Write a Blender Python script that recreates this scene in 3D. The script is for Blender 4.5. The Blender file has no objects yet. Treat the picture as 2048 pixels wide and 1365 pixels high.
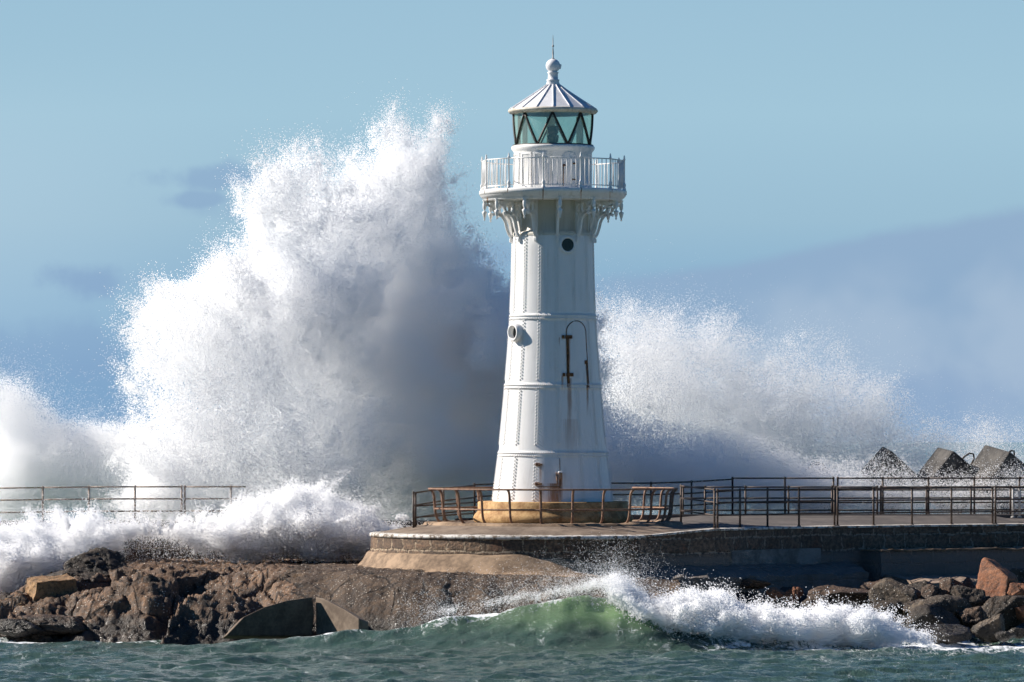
import bpy, math, random
import numpy as np
from mathutils import Vector, Matrix, Euler, noise as mnoise

random.seed(7)
rng = np.random.default_rng(11)
PI = math.pi
R_ = math.radians
C = bpy.context.scene.collection
sc = bpy.context.scene

# ------------------------------------------------------------------ camera
# origin = foot of the tower axis at sea level, +Y away from the camera, metres
FOC = 9800.0            # focal length in pixels of the 2048 wide frame
CX, CY, CZ = -1.171, -140.0, 5.25
HOR = 880.0             # row of the horizon
cam_d = bpy.data.cameras.new('camera')
cam = bpy.data.objects.new('camera', cam_d)
C.objects.link(cam)
cam.location = (CX, CY, CZ)
cam.rotation_euler = (R_(90), 0, 0)
cam_d.sensor_width = 36
cam_d.lens = 36 * FOC / 2048
cam_d.shift_y = (HOR - 682.5) / 2048
cam_d.clip_start = 1
cam_d.clip_end = 30000
sc.camera = cam


def at(px, py, y):
    d = y - CY
    return Vector((CX + (px - 1024) * d / FOC, y, CZ + (HOR - py) * d / FOC))


def zt(py):             # height on the tower axis
    return CZ + (HOR - py) / 70.0


# ------------------------------------------------------------------ sun and sky
SUN_EL, SUN_BACK = 33.0, 13.0
sd = Vector((-math.cos(R_(SUN_BACK)) * math.cos(R_(SUN_EL)), math.sin(R_(SUN_BACK)) * math.cos(R_(SUN_EL)), math.sin(R_(SUN_EL))))
sun_d = bpy.data.lights.new('sun', 'SUN')
sun_d.energy = 5.0
sun_d.angle = R_(0.5)
sun_d.color = (1.0, 0.93, 0.84)
sun = bpy.data.objects.new('sun', sun_d)
C.objects.link(sun)
sun.rotation_euler = sd.to_track_quat('Z', 'Y').to_euler()
sun.location = (-40, 20, 40)

EXPOSURE = 0.7
world = bpy.data.worlds.new('World')
sc.world = world
world.use_nodes = True
SKY_STRENGTH = 0.05


class NT:
    """small helper to write node graphs as expressions"""
    def __init__(s, tree):
        s.t = tree
        s.n = tree.nodes
        s.l = tree.links

    def put(s, sock, v):
        if isinstance(v, bpy.types.NodeSocket):
            s.l.new(v, sock)
        elif v is not None:
            if isinstance(v, (tuple, list)) and len(v) == 3 and sock.type == 'RGBA':
                v = (*v, 1)
            sock.default_value = v

    def node(s, kind, ins=None, **props):
        n = s.n.new(kind)
        for k, v in props.items():
            setattr(n, k, v)
        for k, v in (ins or {}).items():
            s.put(n.inputs[k], v)
        return n

    def m(s, op, a, b=None, c=None, clamp=False):
        n = s.node('ShaderNodeMath', {0: a}, operation=op, use_clamp=clamp)
        if b is not None:
            s.put(n.inputs[1], b)
        if c is not None:
            s.put(n.inputs[2], c)
        return n.outputs[0]

    def mr(s, v, a, b, c=0.0, d=1.0, smooth=True):
        n = s.node('ShaderNodeMapRange', {0: v, 1: a, 2: b, 3: c, 4: d}, interpolation_type='SMOOTHSTEP' if smooth else 'LINEAR')
        return n.outputs[0]

    def mix(s, f, a, b, blend='MIX'):
        n = s.node('ShaderNodeMix', data_type='RGBA', blend_type=blend)
        s.put(n.inputs[0], f)
        s.put(n.inputs[6], a)
        s.put(n.inputs[7], b)
        return n.outputs[2]

    def noise(s, vec, scale, detail=4, rough=0.55, dist=0.0):
        n = s.node('ShaderNodeTexNoise', {'Scale': scale, 'Detail': detail, 'Roughness': rough, 'Distortion': dist})
        if vec is not None:
            s.l.new(vec, n.inputs['Vector'])
        return n.outputs['Fac']

    def voro(s, vec, scale, feature='F1', out='Distance', rand=1.0):
        n = s.node('ShaderNodeTexVoronoi', {'Scale': scale, 'Randomness': rand}, feature=feature)
        if vec is not None:
            s.l.new(vec, n.inputs['Vector'])
        return n.outputs[out]

    def ramp(s, f, stops):
        n = s.node('ShaderNodeValToRGB')
        s.l.new(f, n.inputs[0])
        e = n.color_ramp.elements
        e[0].position, e[0].color = stops[0][0], (*stops[0][1], 1)
        e[1].position, e[1].color = stops[-1][0], (*stops[-1][1], 1)
        for p, c in stops[1:-1]:
            k = e.new(p)
            k.color = (*c, 1)
        return n.outputs[0]

    def vec(s, x, y, z):
        return s.node('ShaderNodeCombineXYZ', {0: x, 1: y, 2: z}).outputs[0]


def srgb(r, g, b):
    f = lambda c: (c / 255) / 12.92 if c <= 10.3 else (((c / 255) + 0.055) / 1.055) ** 2.4
    return (f(r), f(g), f(b))


def build_world():
    w = NT(world.node_tree)
    w.n.clear()
    sky = w.node('ShaderNodeTexSky', sky_type='NISHITA', sun_disc=False, sun_elevation=R_(SUN_EL),
                 sun_rotation=R_(-(90 - SUN_BACK)), air_density=1.0, dust_density=0.3, ozone_density=3.0, altitude=0)
    d = w.node('ShaderNodeTexCoord').outputs['Generated']
    sep = w.node('ShaderNodeSeparateXYZ', {0: d})
    x, y, z = sep.outputs
    yy = w.m('MAXIMUM', y, 0.05)
    u = w.m('DIVIDE', x, yy)
    v = w.m('DIVIDE', z, yy)
    px = w.m('MULTIPLY_ADD', u, FOC, 1024.0)        # compass bearing and height above the horizon in tenths of a mil
    hh = w.m('MULTIPLY', v, FOC)
    uv = w.vec(w.m('MULTIPLY', u, 10.0), 0.0, w.m('MULTIPLY', v, 10.0))
    # hazy low sky
    t = w.mr(hh, -100, 1400, 0, 1, False)
    low = w.ramp(t, [(0.0, srgb(140, 172, 206)), (0.13, srgb(128, 166, 202)), (0.25, srgb(136, 176, 206)), (0.36, srgb(155, 190, 211)), (0.5, srgb(162, 198, 217)), (0.7, srgb(155, 192, 214)), (1.0, srgb(146, 185, 210))])
    n1 = w.noise(uv, 3.0, 3, 0.5)
    n2 = w.noise(uv, 11.0, 4, 0.55)
    # lighter veil over the middle heights to the side
    veil = w.m('MULTIPLY', w.mr(px, 700, -100, 0, 1), w.m('MULTIPLY', w.mr(hh, 60, 300), w.mr(hh, 820, 480)))
    low = w.mix(w.m('MULTIPLY', veil, 0.35), low, srgb(188, 214, 230))
    # cloud bank: soft upper edge climbing to the right
    edge = w.m('ADD', w.mr(px, 1150, 2150, 330, 475), w.m('MULTIPLY', w.m('SUBTRACT', n1, 0.5), 60.0))
    edge = w.m('ADD', edge, w.m('MULTIPLY', w.m('SUBTRACT', n2, 0.5), 22.0))
    below = w.mr(w.m('SUBTRACT', edge, hh), -8, 26)
    bank = w.m('MULTIPLY', below, w.mr(px, 900, 1350, 0, 1))
    bodyc = w.mix(w.m('MULTIPLY', w.mr(n1, 0.38, 0.62), w.mr(w.m('SUBTRACT', edge, hh), 30, 150)), srgb(145, 173, 203), srgb(168, 189, 212))
    low = w.mix(w.m('MULTIPLY', bank, 0.85), low, bodyc)

    def wisp(cx, cy, rx, ry, k):
        a = w.m('DIVIDE', w.m('SUBTRACT', px, float(cx)), float(rx))
        b = w.m('DIVIDE', w.m('SUBTRACT', hh, float(HOR - cy)), float(ry))
        q = w.m('SQRT', w.m('ADD', w.m('MULTIPLY', a, a), w.m('MULTIPLY', b, b)))
        q = w.m('ADD', q, w.m('MULTIPLY', w.m('SUBTRACT', n2, 0.5), 1.9))
        return w.m('MULTIPLY', w.mr(q, 1.15, 0.25), k)
    ws = wisp(440, 355, 150, 34, 0.5)
    for a in ((395, 400, 90, 22, 0.5), (180, 562, 110, 40, 0.55), (520, 420, 160, 30, 0.3), (120, 700, 260, 70, 0.35), (980, 515, 200, 40, 0.35), (1830, 800, 330, 90, 0.3)):
        ws = w.m('MAXIMUM', ws, wisp(*a))
    low = w.mix(ws, low, srgb(128, 158, 198))
    k = w.node('ShaderNodeVectorMath', {0: low, 1: (1 / SKY_STRENGTH / 2 ** EXPOSURE,) * 3}, operation='MULTIPLY').outputs[0]
    front = w.m('MULTIPLY', w.mr(z, 0.30, 0.10), w.mr(y, 0.05, 0.6))
    skyc = w.node('ShaderNodeVectorMath', {0: sky.outputs[0], 1: (0.25, 0.56, 0.88)}, operation='MULTIPLY').outputs[0]
    col = w.mix(front, skyc, k)
    bg = w.node('ShaderNodeBackground', {'Color': col, 'Strength': SKY_STRENGTH})
    out = w.node('ShaderNodeOutputWorld', {'Surface': bg.outputs[0]})


build_world()

vs = sc.view_settings
vs.view_transform = 'Standard'
vs.look = 'None'
vs.exposure = EXPOSURE
vs.gamma = 1.0
vs.use_curve_mapping = False
cy = sc.cycles
cy.max_bounces = 24
cy.diffuse_bounces = 20
cy.glossy_bounces = 4
cy.transmission_bounces = 20
cy.transparent_max_bounces = 16
cy.caustics_reflective = False
cy.caustics_refractive = False
cy.use_denoising = True
cy.denoising_input_passes = 'RGB_ALBEDO'

# ------------------------------------------------------------------ materials
MATS = {}


def newmat(name):
    m = bpy.data.materials.new(name)
    m.use_nodes = True
    g = NT(m.node_tree)
    g.n.clear()
    MATS[name] = m
    return m, g


def finish(g, col, rough=0.6, bump=None, bump_s=0.3, bump_d=0.02, metal=0.0, spec=0.5, extra=None):
    ins = {'Base Color': col, 'Roughness': rough, 'Metallic': metal, 'Specular IOR Level': spec}
    b = g.node('ShaderNodeBsdfPrincipled', ins)
    if bump is not None:
        bn = g.node('ShaderNodeBump', {'Height': bump, 'Strength': bump_s, 'Distance': bump_d})
        g.l.new(bn.outputs[0], b.inputs['Normal'])
    for k, v in (extra or {}).items():
        g.put(b.inputs[k], v)
    g.node('ShaderNodeOutputMaterial', {'Surface': b.outputs[0]})
    return b


def oc(g):
    return g.node('ShaderNodeTexCoord').outputs['Object']


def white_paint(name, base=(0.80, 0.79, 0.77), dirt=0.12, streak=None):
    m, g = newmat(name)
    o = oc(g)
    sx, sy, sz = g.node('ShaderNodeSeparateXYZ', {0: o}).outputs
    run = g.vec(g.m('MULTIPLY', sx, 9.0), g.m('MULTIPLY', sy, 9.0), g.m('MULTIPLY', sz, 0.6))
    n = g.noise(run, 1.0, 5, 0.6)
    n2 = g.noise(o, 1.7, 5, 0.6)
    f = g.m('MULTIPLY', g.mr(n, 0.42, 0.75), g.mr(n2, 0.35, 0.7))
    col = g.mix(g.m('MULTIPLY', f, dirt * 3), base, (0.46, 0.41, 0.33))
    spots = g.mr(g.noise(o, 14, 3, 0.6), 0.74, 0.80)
    col = g.mix(g.m('MULTIPLY', spots, 0.35), col, (0.30, 0.16, 0.07))
    if streak:
        fn = g.noise(g.vec(g.m('MULTIPLY', sx, 40.0), sy, g.m('MULTIPLY', sz, 2.0)), 1.0, 4, 0.6)
        front = g.mr(sy, 0.3, -0.2)
        for (cx, ztop, wd, ln, k) in streak:
            a = g.m('ABSOLUTE', g.m('SUBTRACT', sx, cx))
            a = g.mr(g.m('SUBTRACT', a, g.m('MULTIPLY', g.m('SUBTRACT', fn, 0.5), wd * 1.4)), wd, wd * 0.15)
            b = g.mr(g.m('SUBTRACT', ztop, sz), 0.0, 0.03)
            c = g.mr(g.m('SUBTRACT', ztop, sz), ln, ln * 0.25)
            q = g.m('MULTIPLY', g.m('MULTIPLY', a, b), g.m('MULTIPLY', c, front))
            q = g.m('MULTIPLY', q, g.mr(fn, 0.2, 0.55, 0.5 * k, k))
            rust = g.mix(fn, (0.16, 0.055, 0.015), (0.42, 0.20, 0.06))
            col = g.mix(q, col, rust)
    bmp = g.noise(o, 5.0, 3, 0.5)
    finish(g, col, 0.42, bmp, 0.12, 0.02)
    return m


def plain(name, c1, c2, scale=6, rough=0.7, bump=0.3, metal=0.0, bd=0.01, spec=0.4):
    m, g = newmat(name)
    o = oc(g)
    n = g.noise(o, scale, 6, 0.62)
    n2 = g.noise(o, scale * 6, 4, 0.6)
    f = g.m('ADD', g.m('MULTIPLY', n, 0.7), g.m('MULTIPLY', n2, 0.3))
    col = g.mix(g.mr(f, 0.36, 0.64), c1, c2)
    finish(g, col, rough, f, bump, bd, metal, spec)
    return m


def rock_mat(name, c1, c2, speck=0.0, crack=True, rough=0.75, wet=0.0, scale=1.0):
    m, g = newmat(name)
    o = g.node('ShaderNodeNewGeometry').outputs['Position']
    n = g.noise(o, 1.3 * scale, 7, 0.65, 0.4)
    n2 = g.noise(o, 9 * scale, 6, 0.68)
    n3 = g.noise(o, 19 * scale, 5, 0.7)
    col = g.mix(g.mr(n, 0.35, 0.66), c1, c2)
    dark = tuple(c * 0.35 for c in c1)
    col = g.mix(g.mr(n2, 0.56, 0.36, 0, 0.75), col, dark)
    col = g.mix(g.mr(n3, 0.58, 0.72, 0, 0.35), col, tuple(min(1, c * 2.2) for c in c2))
    h = g.m('ADD', g.m('MULTIPLY', n2, 0.7), g.m('MULTIPLY', n3, 0.35))
    if speck > 0:
        v = g.voro(o, 12)
        area = g.mr(g.noise(o, 1.1, 4, 0.6), 0.36, 0.54)
        s = g.m('MULTIPLY', g.mr(v, 0.30, 0.16), area)
        s = g.m('MULTIPLY', s, g.mr(g.noise(o, 6.0, 3, 0.6), 0.36, 0.52))
        col = g.mix(g.m('MULTIPLY', s, speck), col, (0.58, 0.52, 0.44))
        h = g.m('ADD', h, g.m('MULTIPLY', s, 0.25))
    if crack:
        v = g.voro(o, 0.9, 'DISTANCE_TO_EDGE')
        k = g.mr(g.m('ADD', v, g.m('MULTIPLY', g.m('SUBTRACT', n2, 0.5), 0.09)), 0.035, 0.005)
        k = g.m('MULTIPLY', k, g.mr(n, 0.4, 0.55))
        col = g.mix(g.m('MULTIPLY', k, 0.8), col, tuple(c * 0.15 for c in c1))
        h = g.m('SUBTRACT', h, g.m('MULTIPLY', k, 0.7))
    pz = g.node('ShaderNodeSeparateXYZ', {0: o}).outputs[2]
    tide = g.mr(g.m('ADD', pz, g.m('MULTIPLY', g.m('SUBTRACT', n, 0.5), 0.9)), 0.50, 0.22)
    col = g.mix(g.m('MULTIPLY', tide, 0.75), col, (0.022, 0.02, 0.016))
    rg = g.mr(n2, 0.3, 0.7, rough - 0.25, rough + 0.1)
    rg = g.m('MULTIPLY_ADD', tide, -0.3, rg, clamp=True)
    finish(g, col, rg, h, 1.0, 0.085, 0, 0.35 + wet)
    return m


def masonry(name, cyl=None, c1=(0.065, 0.04, 0.027), c2=(0.30, 0.19, 0.115), mortar=(0.40, 0.31, 0.21), bw=0.58, bh=0.36, lowc=None):
    m, g = newmat(name)
    p = g.node('ShaderNodeNewGeometry').outputs['Position']
    x, y, z = g.node('ShaderNodeSeparateXYZ', {0: p}).outputs
    if cyl:
        a = g.m('MULTIPLY', g.m('ARCTAN2', x, g.m('MULTIPLY', y, -1.0)), float(cyl))
    else:
        a = g.m('ADD', x, g.m('MULTIPLY', y, 0.65))
    nv = g.noise(p, 2.6, 4, 0.6)
    nw = g.noise(p, 11, 5, 0.65)
    uu = g.m('ADD', a, g.m('MULTIPLY', g.m('SUBTRACT', nv, 0.5), 0.45))
    ww = g.m('ADD', z, g.m('MULTIPLY', g.m('SUBTRACT', g.noise(p, 1.7, 4, 0.6), 0.5), 0.20))
    b = g.node('ShaderNodeTexBrick', {'Vector': g.vec(uu, ww, 0.0), 'Color1': (0.2, 0.2, 0.2, 1), 'Color2': (0.85, 0.85, 0.85, 1), 'Mortar': (0.5, 0.5, 0.5, 1),
                                      'Scale': 1.0, 'Mortar Size': 0.034, 'Mortar Smooth': 0.4, 'Brick Width': bw, 'Row Height': bh, 'Bias': 0.0})
    tone = g.node('ShaderNodeSeparateColor', {0: b.outputs['Color']}).outputs[0]
    col = g.mix(tone, c1, c2)
    red = g.mr(g.noise(p, 1.9, 2, 0.5), 0.55, 0.7)
    col = g.mix(g.m('MULTIPLY', red, 0.5), col, (0.20, 0.075, 0.035))
    col = g.mix(g.mr(nw, 0.40, 0.62, 0.65, 0.0), col, (0.03, 0.025, 0.02))
    mk = g.m('MULTIPLY', b.outputs['Fac'], g.mr(nw, 0.4, 0.55))
    col = g.mix(mk, col, mortar)
    if lowc:
        col = g.mix(g.m('MULTIPLY', g.mr(z, lowc[1], lowc[0]), 0.8), col, lowc[2])
    h = g.m('ADD', g.m('MULTIPLY', g.m('SUBTRACT', 1.0, b.outputs['Fac']), 0.6), g.m('MULTIPLY', nw, 0.7))
    finish(g, col, 0.75, h, 1.0, 0.06, 0, 0.35)
    return m


X = lambda px, py=800: (px - 1106) / 70.0
M_white = white_paint('white_paint', streak=[
    (X(1136), zt(676), 0.075, 1.4, 1.0), (X(1138), zt(757), 0.085, 2.0, 0.7), (X(1124), zt(752), 0.035, 0.5, 0.8), (X(1174), zt(770), 0.05, 1.0, 0.8),
    (X(1118), zt(676), 0.02, 0.3, 0.7), (X(1108), zt(965), 0.26, 1.4, 0.9), (X(1119), zt(944), 0.11, 1.0, 1.0), (X(1080), zt(930), 0.06, 0.8, 0.6),
    (X(1140), zt(838), 0.30, 1.5, 0.28), (X(1082), zt(968), 0.10, 0.6, 0.5)])
M_gal = white_paint('gallery_white', dirt=0.2, streak=[
    (X(1085), zt(386), 0.03, 0.45, 0.9), (X(1160), zt(386), 0.025, 0.4, 0.7), (X(1218), zt(386), 0.025, 0.4, 0.7), (X(1135), zt(432), 0.25, 0.45, 0.5), (X(975), zt(396), 0.03, 0.3, 0.9)])
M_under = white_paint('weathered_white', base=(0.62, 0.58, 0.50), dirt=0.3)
M_roof = plain('roof_metal', (0.66, 0.66, 0.68), (0.80, 0.80, 0.81), 3, 0.42, 0.1)
M_cream = plain('cream_gutter', (0.50, 0.44, 0.35), (0.68, 0.63, 0.54), 6, 0.5, 0.1)
M_dark = plain('dark_bar', (0.018, 0.017, 0.015), (0.06, 0.05, 0.04), 9, 0.5, 0.2)
M_rust = plain('rust', (0.07, 0.028, 0.012), (0.26, 0.12, 0.05), 12, 0.8, 0.4)
M_lens = plain('lens_brass', (0.04, 0.035, 0.02), (0.16, 0.13, 0.07), 10, 0.3, 0.1, 0.6)
M_blind = plain('lantern_blind', (0.70, 0.74, 0.70), (0.82, 0.84, 0.80), 3, 0.8, 0.1)
M_hole = plain('dark_interior', (0.008, 0.012, 0.014), (0.02, 0.025, 0.03), 4, 0.15, 0.0)
M_rail = plain('rail_steel', (0.035, 0.027, 0.024), (0.12, 0.085, 0.065), 14, 0.6, 0.3, 0.25)
M_pipe = plain('rust_pipe', (0.13, 0.06, 0.035), (0.32, 0.20, 0.13), 10, 0.65, 0.3, 0.1)
M_wpipe = plain('mist_paled_pipe', (0.24, 0.17, 0.13), (0.42, 0.34, 0.28), 10, 0.65, 0.3)  # haze of the mist around the left railing is put into this pale colour
M_grey = plain('pale_post', (0.35, 0.33, 0.31), (0.5, 0.48, 0.45), 10, 0.6, 0.2)
M_plinth = plain('ochre_plinth', (0.26, 0.125, 0.04), (0.56, 0.36, 0.16), 2.6, 0.8, 0.5, 0, 0.03)
M_deck = plain('deck_concrete', (0.12, 0.085, 0.06), (0.25, 0.19, 0.14), 1.6, 0.85, 0.5, 0, 0.02)
M_walk = plain('walkway_concrete', (0.07, 0.06, 0.053), (0.13, 0.11, 0.096), 1.2, 0.8, 0.4, 0, 0.02)
M_skirt = plain('render_skirt', (0.13, 0.085, 0.052), (0.36, 0.25, 0.16), 1.5, 0.85, 0.6, 0, 0.03)
M_wall = masonry('platform_masonry', cyl=5.2)
M_pier = masonry('pier_masonry', c1=(0.10, 0.066, 0.046), c2=(0.27, 0.185, 0.13), mortar=(0.32, 0.26, 0.20), bw=0.95, bh=0.42, lowc=(1.9, 2.15, (0.17, 0.155, 0.14)))
M_sea = masonry('seawall_masonry', c1=(0.10, 0.075, 0.06), c2=(0.17, 0.12, 0.09), bw=0.9, bh=0.4)
M_ledge = plain('ledge_concrete', (0.15, 0.11, 0.08), (0.34, 0.25, 0.185), 1.8, 0.8, 0.5, 0, 0.03)
M_block = plain('block_concrete', (0.03, 0.028, 0.027), (0.095, 0.088, 0.08), 2.5, 0.85, 0.6, 0, 0.03)
M_slab = plain('slab_concrete', (0.085, 0.06, 0.042), (0.17, 0.125, 0.085), 3.0, 0.85, 0.5, 0, 0.03)
M_rock = {
    'shelf': rock_mat('shelf_rock', (0.10, 0.062, 0.039), (0.235, 0.138, 0.08), 1.0),
    'apron': rock_mat('apron_rock', (0.066, 0.042, 0.027), (0.15, 0.098, 0.06), 1.0),
    'bank': rock_mat('bank_rock', (0.035, 0.028, 0.024), (0.08, 0.06, 0.045), 0.1),
    'tan': rock_mat('tan_rock', (0.26, 0.15, 0.07), (0.40, 0.24, 0.115), 0.2, crack=False),
    'dark': rock_mat('dark_rock', (0.036, 0.027, 0.02), (0.085, 0.06, 0.042), 0.7),
    'grey': rock_mat('grey_rock', (0.06, 0.046, 0.033), (0.135, 0.10, 0.068), 0.9, crack=False),
    'brown': rock_mat('brown_rock', (0.075, 0.046, 0.03), (0.155, 0.095, 0.06), 0.7),
    'orange': rock_mat('orange_rock', (0.25, 0.10, 0.048), (0.36, 0.165, 0.085), 0.0, crack=False),
}


def edge_mat():
    m, g = newmat('flaking_white_edge')
    p = g.node('ShaderNodeNewGeometry').outputs['Position']
    n = g.noise(p, 4.5, 6, 0.68)
    n2 = g.noise(p, 20, 4, 0.65)
    f = g.m('ADD', g.m('MULTIPLY', n, 0.65), g.m('MULTIPLY', n2, 0.35))
    col = g.mix(g.mr(f, 0.46, 0.55), (0.66, 0.63, 0.58), (0.16, 0.12, 0.085))
    finish(g, col, 0.75, f, 0.8, 0.03)
    return m


M_edge = edge_mat()


def glass_mat():
    m, g = newmat('lantern_glass')
    tr = g.node('ShaderNodeBsdfTransparent', {'Color': (0.80, 0.94, 0.84, 1)})
    gl = g.node('ShaderNodeBsdfGlossy', {'Color': (0.9, 1, 0.97, 1), 'Roughness': 0.05})
    df = g.node('ShaderNodeBsdfDiffuse', {'Color': (0.55, 0.66, 0.60, 1)})
    a = g.node('ShaderNodeMixShader', {0: 0.14, 1: tr.outputs[0], 2: gl.outputs[0]})
    b = g.node('ShaderNodeMixShader', {0: 0.17, 1: a.outputs[0], 2: df.outputs[0]})
    g.node('ShaderNodeOutputMaterial', {'Surface': b.outputs[0]})
    return m


M_glass = glass_mat()


def spray_mat(name, c=(0.985, 0.987, 0.99)):
    m, g = newmat(name)
    a = g.node('ShaderNodeBsdfDiffuse', {'Color': (*c, 1)})
    b = g.node('ShaderNodeBsdfTranslucent', {'Color': (*c, 1)})
    s = g.node('ShaderNodeMixShader', {0: 0.5, 1: a.outputs[0], 2: b.outputs[0]})
    g.node('ShaderNodeOutputMaterial', {'Surface': s.outputs[0]})
    return m


M_spray = spray_mat('spray_droplets')


def water_mat():
    m, g = newmat('sea_water')
    p = g.node('ShaderNodeNewGeometry').outputs['Position']
    x, y, z = g.node('ShaderNodeSeparateXYZ', {0: p}).outputs
    foam = g.node('ShaderNodeAttribute', attribute_name='foam').outputs['Fac']
    thin = g.node('ShaderNodeAttribute', attribute_name='thin').outputs['Fac']
    q = g.vec(g.m('MULTIPLY', x, 1.0), g.m('MULTIPLY', y, 0.45), z)
    n = g.noise(q, 2.2, 5, 0.6, 0.5)
    n2 = g.noise(q, 7.0, 5, 0.62, 0.4)
    lace = g.m('ABSOLUTE', g.m('SUBTRACT', g.noise(q, 3.0, 3, 0.55, 1.2), 0.5))
    col = g.mix(g.mr(n, 0.3, 0.7), (0.036, 0.074, 0.060), (0.064, 0.110, 0.085))
    fm = g.mr(g.m('ADD', foam, g.m('MULTIPLY', g.m('SUBTRACT', n2, 0.5), 1.3)), 0.45, 0.72)
    lc = g.m('MULTIPLY', g.mr(lace, 0.035, 0.0), g.mr(g.m('ADD', g.m('MULTIPLY', foam, 0.8), n), 0.52, 0.78))
    fm = g.m('MAXIMUM', fm, g.m('MULTIPLY', lc, 0.65))
    bump = g.m('ADD', g.m('MULTIPLY', n2, 0.6), g.m('MULTIPLY', g.noise(q, 19, 4, 0.65), 0.45))
    bn = g.node('ShaderNodeBump', {'Height': bump, 'Strength': 0.9, 'Distance': 0.09})
    b = g.node('ShaderNodeBsdfPrincipled', {'Base Color': col, 'Roughness': 0.14, 'IOR': 1.33, 'Normal': bn.outputs[0]})
    tl = g.node('ShaderNodeBsdfTranslucent', {'Color': (0.55, 0.92, 0.42, 1)})
    tp = g.node('ShaderNodeBsdfTransparent', {'Color': (0.55, 0.92, 0.60, 1)})
    dg = g.node('ShaderNodeBsdfDiffuse', {'Color': (0.35, 0.54, 0.23, 1)})
    t0 = g.node('ShaderNodeMixShader', {0: 0.45, 1: tl.outputs[0], 2: tp.outputs[0]})
    t = g.node('ShaderNodeMixShader', {0: 0.45, 1: t0.outputs[0], 2: dg.outputs[0]})
    gl = g.node('ShaderNodeBsdfGlossy', {'Color': (1, 1, 1, 1), 'Roughness': 0.1, 'Normal': bn.outputs[0]})
    fr = g.node('ShaderNodeFresnel', {'IOR': 1.33, 'Normal': bn.outputs[0]})
    t2 = g.node('ShaderNodeMixShader', {0: fr.outputs[0], 1: t.outputs[0], 2: gl.outputs[0]})
    s = g.node('ShaderNodeMixShader', {0: g.m('MULTIPLY', thin, 0.9), 1: b.outputs[0], 2: t2.outputs[0]})
    fd = g.node('ShaderNodeBsdfDiffuse', {'Color': (0.82, 0.84, 0.85, 1)})
    s2 = g.node('ShaderNodeMixShader', {0: fm, 1: s.outputs[0], 2: fd.outputs[0]})
    g.node('ShaderNodeOutputMaterial', {'Surface': s2.outputs[0]})
    return m


M_water = water_mat()


# ------------------------------------------------------------------ mesh helpers
class MB:
    def __init__(s):
        s.v, s.f, s.sm = [], [], []

    def add(s, vs_, fs, smooth=False):
        k = len(s.v)
        s.v += [tuple(p) for p in vs_]
        s.f += [tuple(i + k for i in f) for f in fs]
        s.sm += [smooth] * len(fs)
        return s

    def box(s, c, size, rot=None, taper=1.0):
        M = rot.to_matrix() if isinstance(rot, Euler) else (rot or Matrix.Identity(3))
        c = Vector(c)
        a, b, h = size[0] / 2, size[1] / 2, size[2] / 2
        vs_ = []
        for zz, t in ((-h, 1), (h, taper)):
            for xx, yy in ((-a, -b), (a, -b), (a, b), (-a, b)):
                vs_.append(c + M @ Vector((xx * t, yy * t, zz)))
        s.add(vs_, [(0, 3, 2, 1), (4, 5, 6, 7), (0, 1, 5, 4), (1, 2, 6, 5), (2, 3, 7, 6), (3, 0, 4, 7)])
        return s

    def lathe(s, prof, seg=48, c=(0, 0, 0), smooth=True, a0=0.0, cap=False):
        n = len(prof)
        vs_ = []
        for i in range(seg):
            a = a0 + 2 * PI * i / seg
            for r, z in prof:
                vs_.append((c[0] + r * math.sin(a), c[1] - r * math.cos(a), c[2] + z))
        fs = []
        for i in range(seg):
            j = (i + 1) % seg
            for k in range(n - 1):
                fs.append((i * n + k, j * n + k, j * n + k + 1, i * n + k + 1))
        if cap:
            fs.append(tuple(i * n for i in range(seg))[::-1])
            fs.append(tuple(i * n + n - 1 for i in range(seg)))
        s.add(vs_, fs, smooth)
        return s

    def tube(s, pts, r, seg=8, closed=False, smooth=True):
        pts = [Vector(p) for p in pts]
        n = len(pts)
        rr = r if isinstance(r, (list, tuple)) else [r] * n
        vs_, up = [], None
        for i, p in enumerate(pts):
            if closed:
                t = pts[(i + 1) % n] - pts[i - 1]
            else:
                t = pts[min(i + 1, n - 1)] - pts[max(i - 1, 0)]
            t.normalize()
            if up is None:
                up = Vector((0, 0, 1)) if abs(t.z) < 0.9 else Vector((0, 1, 0))
            a = t.cross(up)
            if a.length < 1e-4:
                a = t.cross(Vector((1, 0, 0)))
            a.normalize()
            b = a.cross(t).normalized()
            up = b
            for k in range(seg):
                q = 2 * PI * k / seg
                vs_.append(p + (a * math.cos(q) + b * math.sin(q)) * rr[i])
        fs = []
        m = n if closed else n - 1
        for i in range(m):
            j = (i + 1) % n
            for k in range(seg):
                l = (k + 1) % seg
                fs.append((i * seg + k, i * seg + l, j * seg + l, j * seg + k))
        if not closed:
            fs.append(tuple(range(seg))[::-1])
            fs.append(tuple((n - 1) * seg + k for k in range(seg)))
        s.add(vs_, fs, smooth)
        return s

    def prism(s, poly, d0, d1, frame):
        """poly of (a, b) pairs extruded from d0 to d1; frame maps (a, b, d) to a point"""
        n = len(poly)
        vs_ = [frame(a, b, d0) for a, b in poly] + [frame(a, b, d1) for a, b in poly]
        fs = [tuple(range(n)), tuple(range(2 * n - 1, n - 1, -1))]
        for i in range(n):
            j = (i + 1) % n
            fs.append((i, i + n, j + n, j))
        s.add(vs_, fs)
        return s

    def build(s, name, mat, parent=None, loc=None, bevel=0.0):
        me = bpy.data.meshes.new(name)
        me.from_pydata(s.v, [], s.f)
        me.polygons.foreach_set('use_smooth', s.sm)
        me.materials.append(mat)
        me.update()
        o = bpy.data.objects.new(name, me)
        C.objects.link(o)
        if parent is not None:
            o.parent = parent
        if loc is not None:
            o.location = loc
        if bevel:
            b = o.modifiers.new('bevel', 'BEVEL')
            b.width = bevel
            b.segments = 2
        return o


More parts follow.
